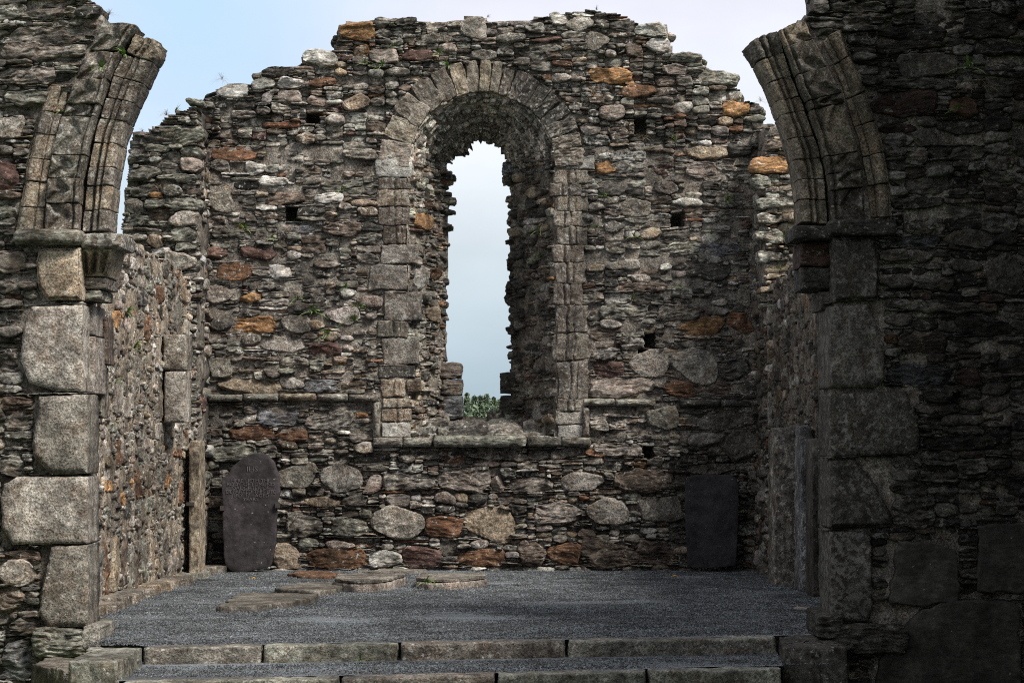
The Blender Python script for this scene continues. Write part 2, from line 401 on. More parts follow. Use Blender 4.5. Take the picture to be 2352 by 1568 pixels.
def rubble(poly_or_mask, u0, u1, v0, v1, dist, feats=(), blocked=(), cell=.01, fill=FILL, hvar=.03, r=.05, lich=.35, drk=1., top_closed=True, swap=0., style=None):
    """facing stones: big ones where the photograph has them, coursed slabs and chips packed between"""
    nu, nv = int((u1 - u0) / cell), int((v1 - v0) / cell)
    Uc, Vc = np.meshgrid(u0 + (np.arange(nu) + .5) * cell, v0 + (np.arange(nv) + .5) * cell)
    inside = poly_or_mask(Uc, Vc)
    free = inside.copy()
    for f in feats:
        c_, s_ = math.cos(f['rot']), math.sin(f['rot'])
        x = ((Uc - f['u']) * c_ + (Vc - f['v']) * s_) / (f['a'] * .93); y = (-(Uc - f['u']) * s_ + (Vc - f['v']) * c_) / (f['b'] * .93)
        free &= ~(np.abs(x) ** 3 + np.abs(y) ** 3 < 1)
    for (a0, b0, a1, b1) in blocked:
        free &= ~((Uc > a0) & (Uc < a1) & (Vc > b0) & (Vc < b1))
    st = list(feats)
    for (rr, cc, w_, h_) in pack(free, cell, lambda rv: dist(v0 + rv)):
        a, b = w_ * cell / 2, h_ * cell / 2; u, v = u0 + cc * cell + a, v0 + rr * cell + b
        kk, col = filler_colour(fill); round_ = kk in 'gGtpw' and b > .04
        above = rr + h_ + 6
        edge = top_closed and (above >= nv or not inside[min(above, nv - 1), min(cc + w_ // 2, nu - 1)])
        side = not inside[min(rr + h_ // 2, nv - 1), max(0, cc - 5)] or not inside[min(rr + h_ // 2, nv - 1), min(nu - 1, cc + w_ + 5)]
        closed = edge or side
        dep = rng.normal(0, hvar)
        x = stone(u, v, a * 1.04 + .003, b * 1.06 + .002, d=min(.05, .012 + b * .5) * rng.uniform(.6, 1.3), h0=dep, r=r, k=rng.uniform(.5, .9) if round_ else rng.uniform(.1, .8), p=rng.uniform(3, 7), q=rng.uniform(.3, .55),
                  D=.4 if closed else .10, m=3 if closed else 1, cap=closed, rot=rng.normal(0, .045) if a > b * 1.5 else rng.normal(0, .12), g=1. if round_ else rng.choice([0, 0, 0, .25]), col=col, lich=np.clip(rng.normal(lich + .06, .24), 0, 1), lam=1., facet=0 if round_ else rng.uniform(.2, .8), drk=drk, swap=swap)
        if style: style(x)
        st.append(x)
    return st
def feat(x0, y0, x1, y1, c, Y, rot=0., out=None, k=None, lich=None, **kw):
    s_ = Y / F; g = 1. if c in 'gGtk' else (.4 if c in 'oOprw' else 0.)
    a, b = (x1 - x0) / 2 * s_, (y1 - y0) / 2 * s_
    base = dict(d=min(.07, .02 + .35 * b), h0=rng.normal(.015, .015) if out is None else out, r=.06, k=(rng.uniform(.4, .8) if c in 'gGt' else .4) if k is None else k, p=4., q=.42, D=.12, rot=rot, g=g, col=jit(PAL[c], .06), lich=(.55 if c == 'w' else .3) if lich is None else lich, facet=.3 if c in 'gG' else .55, lam=1., warp=1.25)
    base.update(kw)
    return stone(UX((x0 + x1) / 2, Y), VZ((y0 + y1) / 2, Y), a, b, **base)
def flat(Y): return lambda u, v, h: (u, Y - h, v)
def block(name, parent, x0, y0, x1, y1, c, Y, D=.3, label=None, relief=None, res=.010, mapf=None, **kw):
    """one dressed stone as a part of its own"""
    base = dict(k=.12, p=10., q=.35, D=D, m=4, cap=True, warp=.35, facet=0., d=.02, r=.03, lam=.5, out=0.)
    base.update(kw); f = feat(x0, y0, x1, y1, c, Y, **base); f['relief'] = relief
    co, q, ng, at_ = build_stones([f], mapf or flat(Y), res)
    o = solid(name, co, q, ng, at_, M_STONE, parent)
    if label: o['label'] = label
    return o

def slab(name, poly, mapf, T, parent=None, c='G', mat=None, top=(), n=110, rough=.012, edge=.015, g=1., lich=.3, drk=1., lam=1., base=None, swap=0., col=None, bulge=0.):
    """a slab with a broken outline: face ring by ring, worn arris, sides and back"""
    P = np.array(poly, float); P2 = np.vstack([P, P[:1]]); sl = np.concatenate([[0], np.cumsum(np.hypot(*np.diff(P2, axis=0).T))])
    tt = np.linspace(0, sl[-1], n, endpoint=False); u = np.interp(tt, sl, P2[:, 0]); v = np.interp(tt, sl, P2[:, 1])
    o = rng.uniform(0, 50)
    u = u + perlin(u * 6, v * 6, o) * rough * 2 + perlin(u * 22, v * 22, o) * rough; v = v + perlin(u * 6, v * 6, o + 9) * rough * 2 + perlin(u * 22, v * 22, o + 5) * rough
    cu, cv = u.mean(), v.mean(); size = max(np.ptp(u), np.ptp(v))
    CO = []; 
    rings = [(.06, 0), (.25, 0), (.45, 0), (.65, 0), (.82, 0), (.93, 0)]
    Us, Vs, Hs = [], [], []
    for f_, h_ in rings: Us.append(cu + (u - cu) * f_); Vs.append(cv + (v - cv) * f_); Hs.append(np.full(n, bulge * (1 - f_ * f_)))
    for k_ in (0, .5, 1.):
        f_ = 1 - edge * 1.6 / size * (1 - k_) ** 2; Us.append(cu + (u - cu) * f_); Vs.append(cv + (v - cv) * f_); Hs.append(np.full(n, -edge * k_ ** 2))
    for k_ in (.35, .7, 1.): Us.append(u + perlin(u * 9, v * 9, k_ * 8 + o) * rough * 1.5); Vs.append(v + perlin(u * 9, v * 9, k_ * 8 + o + 4) * rough * 1.5); Hs.append(np.full(n, -edge - (T - edge) * k_))
    U_, V_, H_ = (np.concatenate(x) for x in (Us, Vs, Hs)); nr = len(Us)
    H_ = H_ + np.where(H_ > -edge * .9, perlin(U_ * 5, V_ * 5, o) * .012 * lam + perlin(U_ * 20, V_ * 20, o) * .006 * lam, 0)
    ii = np.arange(n); q = []
    for r_ in range(nr - 1): q.append(np.stack([r_ * n + ii, (r_ + 1) * n + ii, (r_ + 1) * n + (ii + 1) % n, r_ * n + (ii + 1) % n], -1))
    area = .5 * np.sum(u * np.roll(v, -1) - v * np.roll(u, -1))
    q = np.concatenate(q); ng = [ii, (nr - 1) * n + ii[::-1]]
    if area < 0: q = q[:, ::-1]; ng = [x[::-1] for x in ng]
    co = np.stack(mapf(U_, V_, H_), -1); N_ = len(co)
    lx, ly = (V_, U_) if swap else (U_, V_)
    at_ = dict(lp=np.stack([lx + o, ly + o, H_], -1), col=np.repeat(np.array([col or PAL[c]]), N_, 0), par=np.repeat(np.array([[g, lich, drk]]), N_, 0))
    return solid(name, co, q, ng, at_, mat or M_STONE, parent, True, base)
UP = lambda u, v, h: (u, v, h)
def upz(z): return lambda u, v, h: (u, v, z + h)

# ================================================================== ground
def sheet(name, quad_px, z, nu, nv, mat, amp=.012, kind='structure'):
    (a, b, c, d) = [np.array(p, float) for p in quad_px]            # near-left, near-right, far-right, far-left in X, Y
    s, t = np.meshgrid(np.linspace(0, 1, nu), np.linspace(0, 1, nv))
    P = (a * ((1 - s) * (1 - t))[..., None] + b * (s * (1 - t))[..., None] + c * (s * t)[..., None] + d * ((1 - s) * t)[..., None])
    Z = z + perlin(P[..., 0] * .9, P[..., 1] * .9, 1.) * amp * 1.3 + perlin(P[..., 0] * 16, P[..., 1] * 16, 5.) * amp * .35
    co = np.stack([P[..., 0], P[..., 1], Z], -1).reshape(-1, 3); idx = np.arange(nu * nv).reshape(nv, nu)
    q = np.stack([idx[:-1, :-1], idx[:-1, 1:], idx[1:, 1:], idx[1:, :-1]], -1).reshape(-1, 4)
    o = link(name, make_mesh(name, co, q), mat); return tag(o, None, None, None, kind)
K1 = lambda x: 20.62 + (x + 3) * .20                                # front edges of the two step kerbs
K2 = lambda x: 19.08 + (x + 3) * .235
STEP = .132
sheet('gravel_floor', [(-4.6, 22.), (3.9, 22.), (3.9, 32.1), (-4.6, 32.1)], 0, 320, 380, M_GRAVEL)
sheet('gravel_floor', [(-3.02, K1(-3.02) + .22), (2.32, K1(2.32) + .22), (2.9, 22.), (-3.8, 22.)], 0, 250, 70, M_GRAVEL)
sheet('step_gravel', [(-3.03, K2(-3.03) + .2), (2.2, K2(2.2) + .2), (2.3, K1(2.3) + .3), (-3.08, K1(-3.08) + .3)], -STEP, 300, 90, M_GRAVEL)
sheet('nave_floor', [(-5, 1), (5, 1), (5, 21.7), (-5, 21.7)], -.44, 60, 120, M_GRAVEL)
M_TURF = plain('meadow', (.07, .11, .035), .9, .4, 1.2)
sheet('meadow', [(-2500, -800), (2500, -800), (2500, 4200), (-2500, 4200)], -.42, 60, 60, M_TURF, amp=.0)
def gravel_chips(n):
    """loose chippings lying on the gravel"""
    Y = rng.uniform(19.6, 31.9, n); X = rng.uniform(-4.3, 3.7, n)
    ok = (np.abs(Y - K1(X) - .05) > .25) & (Y > K2(X) + .25) & ((Y > 22.6) | ((X > -3.5) & (X < 2.6)))
    X, Y = X[ok], Y[ok]; n = len(X); z = np.where(Y < K1(X) + .05, -STEP, 0)
    r = rng.uniform(.004, .0105, n)
    b = np.array([[1, 0, 0], [0, 1, 0], [-1, 0, 0], [0, -1, 0], [0, 0, .75], [0, 0, -.6]], np.float32)
    P = b[None] * rng.uniform(.6, 1.35, (n, 6, 1)); th = rng.uniform(0, 6.28, n)
    c, s = np.cos(th)[:, None], np.sin(th)[:, None]
    co = np.stack([P[..., 0] * c - P[..., 1] * s, P[..., 0] * s + P[..., 1] * c, P[..., 2]], -1) * r[:, None, None]
    co += np.stack([X, Y, z + .006], -1)[:, None]
    f = np.array([[0, 1, 4], [1, 2, 4], [2, 3, 4], [3, 0, 4], [1, 0, 5], [2, 1, 5], [3, 2, 5], [0, 3, 5]])
    q = (f[None] + (np.arange(n) * 6)[:, None, None]).reshape(-1, 3)
    br = np.clip(rng.lognormal(-1.95, .4, n), .04, .3)
    cc = np.stack([br * .9, br, br * 1.1], -1)
    at_ = dict(lp=co.reshape(-1, 3), col=np.repeat(cc, 6, 0), par=np.repeat(np.array([[1., 0., 1.]]), n * 6, 0))
    o = link('gravel_chippings', make_mesh('gravel_chippings', co.reshape(-1, 3), q, (), at_, False), M_STONE)
    return tag(o, 'loose grey chippings scattered over the gravel floor and the step', 'gravel', None, 'stuff')
gravel_chips(150000)

# ================================================================== east gable wall with the window
YE, TE = 32.0, .95; YR = YE + TE; SE = YE / F
gable = thing('gable_wall', (UX(1100, YE), YE, 0), 'tall ruined rubble gable wall with one round-headed window at the back of the chancel', 'wall')
TOP = [(455, 240), (470, 226), (492, 220), (497, 200), (560, 196), (598, 188), (603, 160), (675, 156), (690, 150), (700, 134), (770, 116), (778, 64), (800, 50), (850, 48), (862, 40), (895, 38), (905, 44), (1000, 49), (1060, 47), (1068, 40), (1115, 40), (1120, 49), (1190, 49), (1265, 38), (1300, 30), (1360, 27), (1430, 38), (1455, 54), (1525, 56), (1532, 90), (1540, 120), (1608, 124), (1612, 150), (1640, 168), (1660, 192), (1700, 210), (1702, 232), (1742, 238), (1752, 267), (1765, 292)]
GP = [(UX(x, YE), VZ(y, YE)) for x, y in [(455, 1335)] + TOP + [(1765, 1335)]]
CXA, CYA = 1108, 372                                                # centre of the window arch
def ell(U, V, rx, ry): return ((U - UX(CXA, YE)) / (rx * SE)) ** 2 + ((V - VZ(CYA, YE)) / (ry * SE)) ** 2 < 1
def emb(U, V, m=0):                                                 # the splayed opening as it meets the wall face
    x0, x1 = UX(940 - m, YE), UX(1275 + m, YE)
    return ((U > x0) & (U < x1) & (V < VZ(CYA, YE)) & (V > VZ(1004, YE))) | (ell(U, V, 167 + m, 162 + m) & (V >= VZ(CYA, YE)))
REAR = [(1022, 960), (1022, 395), (1040, 362), (1063, 354), (1089, 326), (1109, 321), (1147, 331), (1160, 362), (1173, 395), (1173, 960)]
RP = [(UX(x, YR), VZ(y, YR)) for x, y in REAR]
def rear_open(U, V): return inpoly(U, V, RP)
HOLES = [(700, 262, 733, 287), (655, 476, 685, 510), (1458, 263, 1487, 310), (1540, 492, 1571, 525), (1477, 765, 1507, 800), (1481, 1029, 1505, 1057)]
HR = [(UX(x0, YE), VZ(y1, YE), UX(x1, YE), VZ(y0, YE)) for x0, y0, x1, y1 in HOLES]
JL = [(862, 357, 945, 408, 'w'), (868, 409, 945, 435, 'm'), (864, 436, 942, 475, 'k'), (870, 476, 942, 518, 'm'), (880, 519, 938, 560, 'b'), (874, 561, 960, 606, 'g'), (846, 607, 938, 668, 'g'), (880, 669, 968, 735, 'g'), (866, 737, 938, 775, 'm'), (878, 778, 962, 835, 'g'), (870, 838, 955, 868, 'd'), (874, 870, 931, 912, 'k'), (934, 870, 966, 900, 't'), (878, 914, 942, 936, 'k'), (876, 938, 946, 968, 'k'), (876, 970, 944, 1004, 'w')]
JR = [(1300, 357, 1366, 389, 'w'), (1272, 391, 1352, 421, 'j'), (1262, 422, 1336, 450, 'm'), (1276, 451, 1352, 485, 'j'), (1270, 486, 1338, 519, 'j'), (1278, 520, 1350, 562, 'j'), (1268, 563, 1342, 603, 'j'), (1272, 604, 1346, 650, 'j'), (1268, 652, 1338, 700, 'j'), (1274, 702, 1350, 764, 'j'), (1270, 766, 1352, 824, 'j'), (1280, 828, 1352, 914, 'G'), (1276, 916, 1346, 944, 'j'), (1274, 946, 1340, 974, 'g'), (1280, 976, 1338, 1004, 'w')]
STR = [(430, 898, 478, 922, 'e'), (476, 906, 558, 922, 'e'), (559, 904, 640, 920, 'e'), (641, 903, 728, 920, 'k'), (729, 904, 800, 921, 'e'), (801, 905, 872, 922, 's'),
       (1340, 915, 1412, 932, 'e'), (1413, 916, 1505, 933, 'e'), (1560, 916, 1655, 934, 'd'), (1656, 918, 1738, 934, 'd')]
SIL = [(857, 1004, 925, 1026, 's'), (926, 1004, 994, 1026, 'e'), (996, 1000, 1210, 1026, 'e'), (1211, 1003, 1290, 1026, 'd'), (1291, 1004, 1358, 1024, 's')]
VER = [(856, 922, 874, 1004, 'e'), (1338, 934, 1354, 1002, 's')]
rect = lambda l, m=0: [(UX(x[0] - m, YE), VZ(x[3] + m, YE), UX(x[2] + m, YE), VZ(x[1] - m, YE)) for x in l]
FE = [(775, 44, 858, 92, 'o'), (858, 33, 898, 60, 'e'), (903, 36, 958, 58, 'd'), (1060, 34, 1117, 86, 'g'), (1293, 40, 1363, 76, 'g'), (1262, 30, 1300, 60, 'w'), (1452, 50, 1530, 85, 'w'), (1480, 86, 1538, 120, 'w'), (690, 112, 770, 156, 'w'), (598, 154, 676, 178, 'd'), (495, 192, 570, 226, 'w'), (575, 179, 633, 206, 'w'), (638, 179, 695, 205, 'w'), (703, 180, 770, 203, 'O'), (598, 210, 625, 236, 'w'), (636, 206, 692, 238, 'p'), (703, 222, 750, 248, 'p'), (780, 220, 848, 260, 't'), (845, 106, 917, 146, 'p'), (920, 112, 996, 142, 'r'), (965, 76, 1046, 98, 'G'), (1082, 110, 1143, 140, 'G'), (1350, 155, 1452, 191, 'o'), (1428, 190, 1510, 222, 'O'), (1434, 100, 1477, 133, 'b'), (1340, 75, 1397, 118, 'G'), (1520, 145, 1581, 172, 'p'), (1538, 119, 1612, 144, 'e'), (1600, 165, 1700, 200, 'e'), (1255, 120, 1290, 140, 'b'),
      (470, 338, 594, 372, 'O'), (598, 281, 692, 297, 'O'), (563, 372, 612, 403, 'w'), (592, 404, 664, 428, 'w'), (610, 442, 704, 472, 'b'), (720, 443, 792, 470, 'w'), (477, 440, 537, 492, 'G'), (650, 512, 732, 538, 'u'), (744, 512, 833, 546, 'b'), (497, 600, 581, 644, 'O'), (470, 568, 526, 597, 'r'), (548, 566, 631, 595, 'r'), (614, 604, 666, 639, 'w'), (467, 655, 532, 700, 'G'), (550, 672, 600, 697, 'o'), (526, 728, 635, 769, 'o'), (644, 722, 714, 766, 'G'), (598, 772, 702, 810, 'g'), (747, 703, 830, 741, 'g'), (710, 781, 787, 816, 'r'), (477, 818, 536, 869, 'G'), (496, 868, 646, 903, 't'), (694, 865, 771, 899, 'u'), (770, 868, 846, 896, 'b'),
      (586, 929, 687, 979, 'u'), (699, 943, 811, 988, 's'), (520, 977, 630, 1011, 'O'), (632, 985, 711, 1013, 'O'), (814, 946, 846, 962, 'o'), (470, 1020, 592, 1062, 'e'), (628, 1063, 726, 1121, 'G'), (732, 1062, 841, 1131, 'g'), (844, 1092, 882, 1136, 'p'), (699, 1137, 787, 1163, 't'), (786, 1136, 850, 1162, 's'), (852, 1162, 979, 1233, 'g'), (978, 1180, 1061, 1229, 'O'), (1067, 1160, 1186, 1240, 't'), (1000, 1075, 1131, 1131, 's'), (1129, 1093, 1161, 1130, 'p'), (653, 1178, 747, 1231, 's'), (757, 1185, 851, 1231, 'e'), (624, 1245, 686, 1311, 't'), (699, 1255, 846, 1306, 'O'), (847, 1258, 924, 1300, 'w'), (920, 1250, 1016, 1300, 'r'), (1045, 1258, 1166, 1300, 'O'), (1190, 1243, 1256, 1304, 'b'), (1257, 1245, 1336, 1300, 'O'), (1335, 1240, 1471, 1300, 'b'), (1462, 1232, 1547, 1299, 'b'), (1284, 1088, 1392, 1131, 'g'), (1404, 1080, 1547, 1136, 'b'), (1343, 1145, 1444, 1209, 'g'), (1464, 1140, 1574, 1198, 'G'), (1224, 1153, 1338, 1209, 's'), (1168, 1095, 1276, 1132, 's'), (880, 1085, 1000, 1130, 's'),
      (1660, 992, 1742, 1060, 'G'), (1604, 945, 1709, 990, 'G'), (1487, 935, 1561, 986, 'G'), (1444, 800, 1541, 863, 'g'), (1544, 796, 1649, 876, 'g'), (1650, 815, 1726, 870, 'd'), (1560, 727, 1666, 771, 'o'), (1667, 716, 1726, 766, 'O'), (1342, 1030, 1400, 1056, 'O'), (1524, 873, 1598, 912, 'O'), (1596, 868, 1682, 906, 'b'), (1353, 868, 1507, 912, 'p'), (1359, 825, 1434, 870, 'r'), (1568, 335, 1676, 369, 't'), (1572, 372, 1646, 408, 'p'), (1368, 370, 1414, 401, 'o'), (1374, 235, 1440, 275, 'p'), (1655, 233, 1722, 266, 'o'), (1600, 555, 1700, 586, 'u'), (1428, 650, 1537, 673, 'b'), (1508, 700, 1612, 740, 's'), (1378, 700, 1491, 737, 'e'), (1575, 1064, 1692, 1095, 'G'), (1260, 1030, 1340, 1058, 'G'), (1360, 1020, 1478, 1056, 's'), (1065, 1030, 1220, 1060, 's'), (1690, 660, 1726, 705, 'G'), (1575, 600, 1680, 640, 'd'), (1500, 420, 1560, 450, 'G'), (1640, 440, 1720, 480, 's'), (1420, 455, 1500, 500, 'G')]
E_FEATS = [feat(*f, YE, rot=rng.normal(0, .05)) for f in FE]
for f_, z_ in zip(FE, E_FEATS):
    if f_[1] < 125 or f_[0] < 520 and f_[1] < 230: z_.update(D=.4, m=3, cap=True)
    if f_[:2] in ((1544, 796), (1343, 1145)): z_['facet'] = .3
def e_dist(v):
    if v < 1.62: return (rng.uniform(.16, .55), rng.choice([rng.uniform(.03, .07), rng.uniform(.08, .19)], p=[.35, .65]))
    if v < 5.3: return (rng.uniform(.12, .50), rng.choice([rng.uniform(.025, .055), rng.uniform(.06, .16)], p=[.32, .68]))
    return (rng.uniform(.14, .40), rng.choice([rng.uniform(.035, .07), rng.uniform(.08, .18)], p=[.35, .65]))
def e_mask(U, V):
    keep = inpoly(U, V, GP) & ~emb(U, V, 8) & ~(ell(U, V, 236, 228) & (V > VZ(358, YE)))
    return keep
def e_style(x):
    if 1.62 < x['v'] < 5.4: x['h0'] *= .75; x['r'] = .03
    # shade over the lower right of the wall is painted into the stone colour
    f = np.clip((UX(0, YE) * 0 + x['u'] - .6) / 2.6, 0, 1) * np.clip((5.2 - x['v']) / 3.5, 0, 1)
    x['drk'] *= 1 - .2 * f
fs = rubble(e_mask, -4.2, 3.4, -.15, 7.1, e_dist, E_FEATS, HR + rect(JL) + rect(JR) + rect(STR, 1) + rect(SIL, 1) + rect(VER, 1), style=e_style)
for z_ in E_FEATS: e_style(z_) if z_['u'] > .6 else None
def e_rec(U, V):
    h = np.where((V > 1.65) & (V < 5.4), -.008, -.05)
    for a0, b0, a1, b1 in HR: h = np.where((U > a0 - .01) & (U < a1 + .01) & (V > b0 - .01) & (V < b1 + .01), -.5, h)
    return h
e_core = core(lambda U, V: inpoly(U, V, GP) & ~emb(U, V, 2), -4.2, 3.4, -.2, 7.1, flat(YE), e_rec, TE, back=lambda U, V: inpoly(U, V, GP) & ~rear_open(U, V))
e_face = build_stones(fs, flat(YE), .0115, .028)
# chinking on top of the wall so that its thickness is stone too
cap_st = []
for i in range(230):
    px = rng.uniform(470, 1760); py = np.interp(px, [p[0] for p in TOP], [p[1] for p in TOP]); dpt = rng.uniform(.25, .9)
    cap_st.append((px, py, dpt))
tops = [build_stones([stone(UX(px, YE), VZ(py, YE) - rng.uniform(.03, .12), rng.uniform(.1, .22), rng.uniform(.04, .09), d=.1, r=.1, D=.2, m=2, cap=True, rot=rng.normal(0, .1), col=filler_colour(FILL)[1], h0=-dpt)], flat(YE), .03) for px, py, dpt in cap_st]
solid('masonry', *merge(e_core, e_face, *tops), M_STONE, gable)

# window dressings
def jrel_l(s, t): return .5 * (-.035 * np.exp(-((s - .02) / .06) ** 2) + .03 * np.exp(-((s - .22) / .13) ** 2) - .03 * np.exp(-((s - .45) / .05) ** 2) - .05 * np.clip(s - .5, 0, 1))
def jrel_r(s, t): return .55 * (-.04 * np.exp(-((s + .22) / .05) ** 2) + .035 * np.exp(-((s + .02) / .13) ** 2) - .04 * np.exp(-((s - .2) / .05) ** 2) - .05 * np.clip(-s - .4, 0, 1))
for x in JL: block('jamb_stone', gable, *x, YE, relief=jrel_l if x[4] in 'kmb' and x[2] - x[0] > 50 else None, out=.008, lich=.45 if x[4] != 'w' else .8, g=1., warp=.8, k=.12, r=.014, p=14., drk=.76)
for x in JR: block('jamb_stone', gable, x[0], x[1] - 1, x[2], x[3] + 1, x[4], YE, relief=jrel_r if x[4] in 'kmGj' else None, out=.008, lich=.5 if x[4] != 'w' else .8, g=1., warp=.8, k=.12, r=.014, p=14., drk=.76)
roll = dict(k=.15, p=2.4, q=.5, d=.06, warp=.6, lam=.6, D=.3, g=.2)
for x in STR: block('string_course', gable, *x, YE, out=.06, **roll)
for x in SIL: block('string_course', gable, *x, YE, out=.09 if x[0] != 996 else .15, **roll)
for x in VER: block('string_course', gable, *x, YE, out=.05, swap=1., **roll)
edges_ = [183, 166, 150, 134.5, 121, 110, 100.5, 92, 84.5, 78, 70, 62, 54, 46, 38, 29, 19, 9, -3]
for i in range(len(edges_) - 1):
    th = R((edges_[i] + edges_[i + 1]) / 2); dth = R(edges_[i] - edges_[i + 1]); left = i < 9
    ro, ri = (238 + rng.uniform(-4, 5), 166) if left else (232 + rng.uniform(-3, 3), 164)
    rm = (ro + ri) / 2; cx_, cy_ = CXA + rm * math.cos(th), CYA - rm * .965 * math.sin(th)
    hw_, hh_ = (ro - ri) / 2, rm * dth / 2 * .97
    cc = rng.choice(['j', 'm', 'k', 'j']) if left or i > 15 else rng.choice(['d', 'd', 'm', 's'])
    block('voussoir', gable, cx_ - hw_, cy_ - hh_, cx_ + hw_, cy_ + hh_, cc, YE, rot=th, out=rng.uniform(.0, .05), d=.03, k=.2, p=9., q=.35, D=.45, r=.03, g=.8 if left else .5, lich=.4 if left else .5, warp=.8, facet=.35, lam=1.2 if left else 2., drk=.82 if left else .72)

# splayed reveals, soffit and sloping sill of the window
XLf, XLr, XRf, XRr = UX(940, YE), UX(1022, YR), UX(1275, YE), UX(1173, YR)
def reveal(Xa, Ya, Xb, Yb):
    l = math.hypot(Xb - Xa, Yb - Ya); dx, dy = (Xb - Xa) / l, (Yb - Ya) / l
    return l, (lambda u, v, h: (Xa + dx * u + dy * h, Ya + dy * u - dx * h, v))
def s_dist(v): return (rng.uniform(.16, .5), rng.choice([rng.uniform(.03, .06), rng.uniform(.07, .15)], p=[.4, .6]))
parts = []
SPL = dict(s=36, d=12, e=16, b=14, O=2, o=1, t=6, g=6, G=6, r=1.5, w=2)
for (l, mp), side in ((reveal(XLf, YE, XLr, YR), 'l'), (reveal(XRr, YR, XRf, YE), 'r')):
    fts = []
    if side == 'l':
        s_ = l / 82.
        for x0, y0, x1, y1, c in [(947, 490, 997, 531, 'o'), (1015, 390, 1040, 420, 'O'), (950, 610, 985, 665, 'w'), (975, 700, 1010, 740, 't'), (985, 610, 1010, 640, 'O'), (948, 870, 968, 900, 't'), (944, 930, 975, 950, 'b')]:
            fts.append(stone((x0 + x1) / 2 * s_ - 940 * s_, VZ((y0 + y1) / 2, 32.4), (x1 - x0) / 2 * s_, (y1 - y0) / 2 * SE, d=.06, h0=.02, g=.6, col=PAL[c], k=.6))
    def stl(x, side=side):
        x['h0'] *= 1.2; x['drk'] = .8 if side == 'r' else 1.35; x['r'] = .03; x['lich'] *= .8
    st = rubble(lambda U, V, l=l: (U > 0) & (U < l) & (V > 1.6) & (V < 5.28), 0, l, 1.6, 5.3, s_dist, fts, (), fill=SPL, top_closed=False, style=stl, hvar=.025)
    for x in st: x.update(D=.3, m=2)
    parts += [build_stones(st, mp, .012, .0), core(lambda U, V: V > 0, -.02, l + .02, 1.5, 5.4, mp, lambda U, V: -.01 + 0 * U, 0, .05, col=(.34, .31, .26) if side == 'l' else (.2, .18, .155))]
# soffit: radiating slabs set in mortar between the front arch and the smaller arch behind
TH = np.linspace(math.pi, 0, 60)
FA = np.stack([UX(CXA + 168 * np.cos(TH), YE), VZ(CYA - 163 * np.sin(TH), YE)], -1)
RA_px = np.array([(1020, 395), (1028, 375), (1040, 362), (1063, 352), (1076, 338), (1090, 326), (1109, 321), (1130, 326), (1147, 331), (1158, 348), (1164, 368), (1175, 395)], float)
ra_l = np.concatenate([[0], np.cumsum(np.hypot(*np.diff(RA_px, axis=0).T))]); ra_t = np.linspace(0, ra_l[-1], 60)
RA = np.stack([UX(np.interp(ra_t, ra_l, RA_px[:, 0]), YR), VZ(np.interp(ra_t, ra_l, RA_px[:, 1]), YR)], -1)
UL = 2.4; VL = 1.25
def soff(u, v, h):
    def P(u, v):
        tu = np.clip(u / UL, 0, 1) * 59; tv = v / VL
        fx, fz = np.interp(tu, np.arange(60), FA[:, 0]), np.interp(tu, np.arange(60), FA[:, 1])
        rx, rz = np.interp(tu, np.arange(60), RA[:, 0]), np.interp(tu, np.arange(60), RA[:, 1])
        return np.stack([rx + (fx - rx) * tv, YR + (YE - YR) * tv, rz + (fz - rz) * tv], -1)
    p = P(u, v); du = P(u + .05, v) - P(u - .05, v); dv = P(u, v + .02) - P(u, v - .02)
    n = np.cross(du, dv); n /= np.linalg.norm(n, axis=-1, keepdims=True) + 1e-9
    q = p + n * np.asarray(h)[..., None]; return q[..., 0], q[..., 1], q[..., 2]
def so_dist(v): return (rng.uniform(.06, .17), rng.uniform(.3, .8))
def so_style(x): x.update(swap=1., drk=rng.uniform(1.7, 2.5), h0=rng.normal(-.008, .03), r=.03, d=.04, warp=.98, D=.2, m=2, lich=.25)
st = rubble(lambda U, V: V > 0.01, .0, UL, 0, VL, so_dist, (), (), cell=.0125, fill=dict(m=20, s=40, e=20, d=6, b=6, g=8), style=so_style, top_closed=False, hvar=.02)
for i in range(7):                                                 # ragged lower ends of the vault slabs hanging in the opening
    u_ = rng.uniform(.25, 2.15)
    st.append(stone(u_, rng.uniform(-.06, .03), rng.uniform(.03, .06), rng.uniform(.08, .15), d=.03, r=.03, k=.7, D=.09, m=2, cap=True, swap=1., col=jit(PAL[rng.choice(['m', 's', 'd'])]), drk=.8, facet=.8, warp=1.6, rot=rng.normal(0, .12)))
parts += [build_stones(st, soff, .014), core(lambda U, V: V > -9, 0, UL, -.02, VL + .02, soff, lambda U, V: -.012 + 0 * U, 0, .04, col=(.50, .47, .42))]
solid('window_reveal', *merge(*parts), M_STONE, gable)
# sloping sill
z0_, z1_ = VZ(1003, YE), VZ(953, YR); ls = math.hypot(TE, z1_ - z0_); sy, sz = TE / ls, (z1_ - z0_) / ls
sill_map = lambda u, v, h: (u, YE + sy * v - sz * h, z0_ + sz * v + sy * h)
def sill_mask(U, V): t = V / ls; return (U > XLf + (XLr - XLf) * t - .05) & (U < XRf + (XRr - XRf) * t + .05) & (V > 0)
st = rubble(sill_mask, -1.4, .7, 0, ls + .04, lambda v: (rng.uniform(.3, .7), rng.uniform(.16, .32)), (), (), fill=dict(s=30, e=30, d=20, b=8), hvar=.04, top_closed=False, r=.05)
for x in st: x.update(d=.05, D=.2, m=2, rot=rng.normal(0, .08), drk=.85)
solid('window_sill', *merge(build_stones(st, sill_map, .014), core(sill_mask, -1.4, .7, -.05, ls, sill_map, lambda U, V: -.05 + 0 * U, 0, .05)), M_STONE, gable)
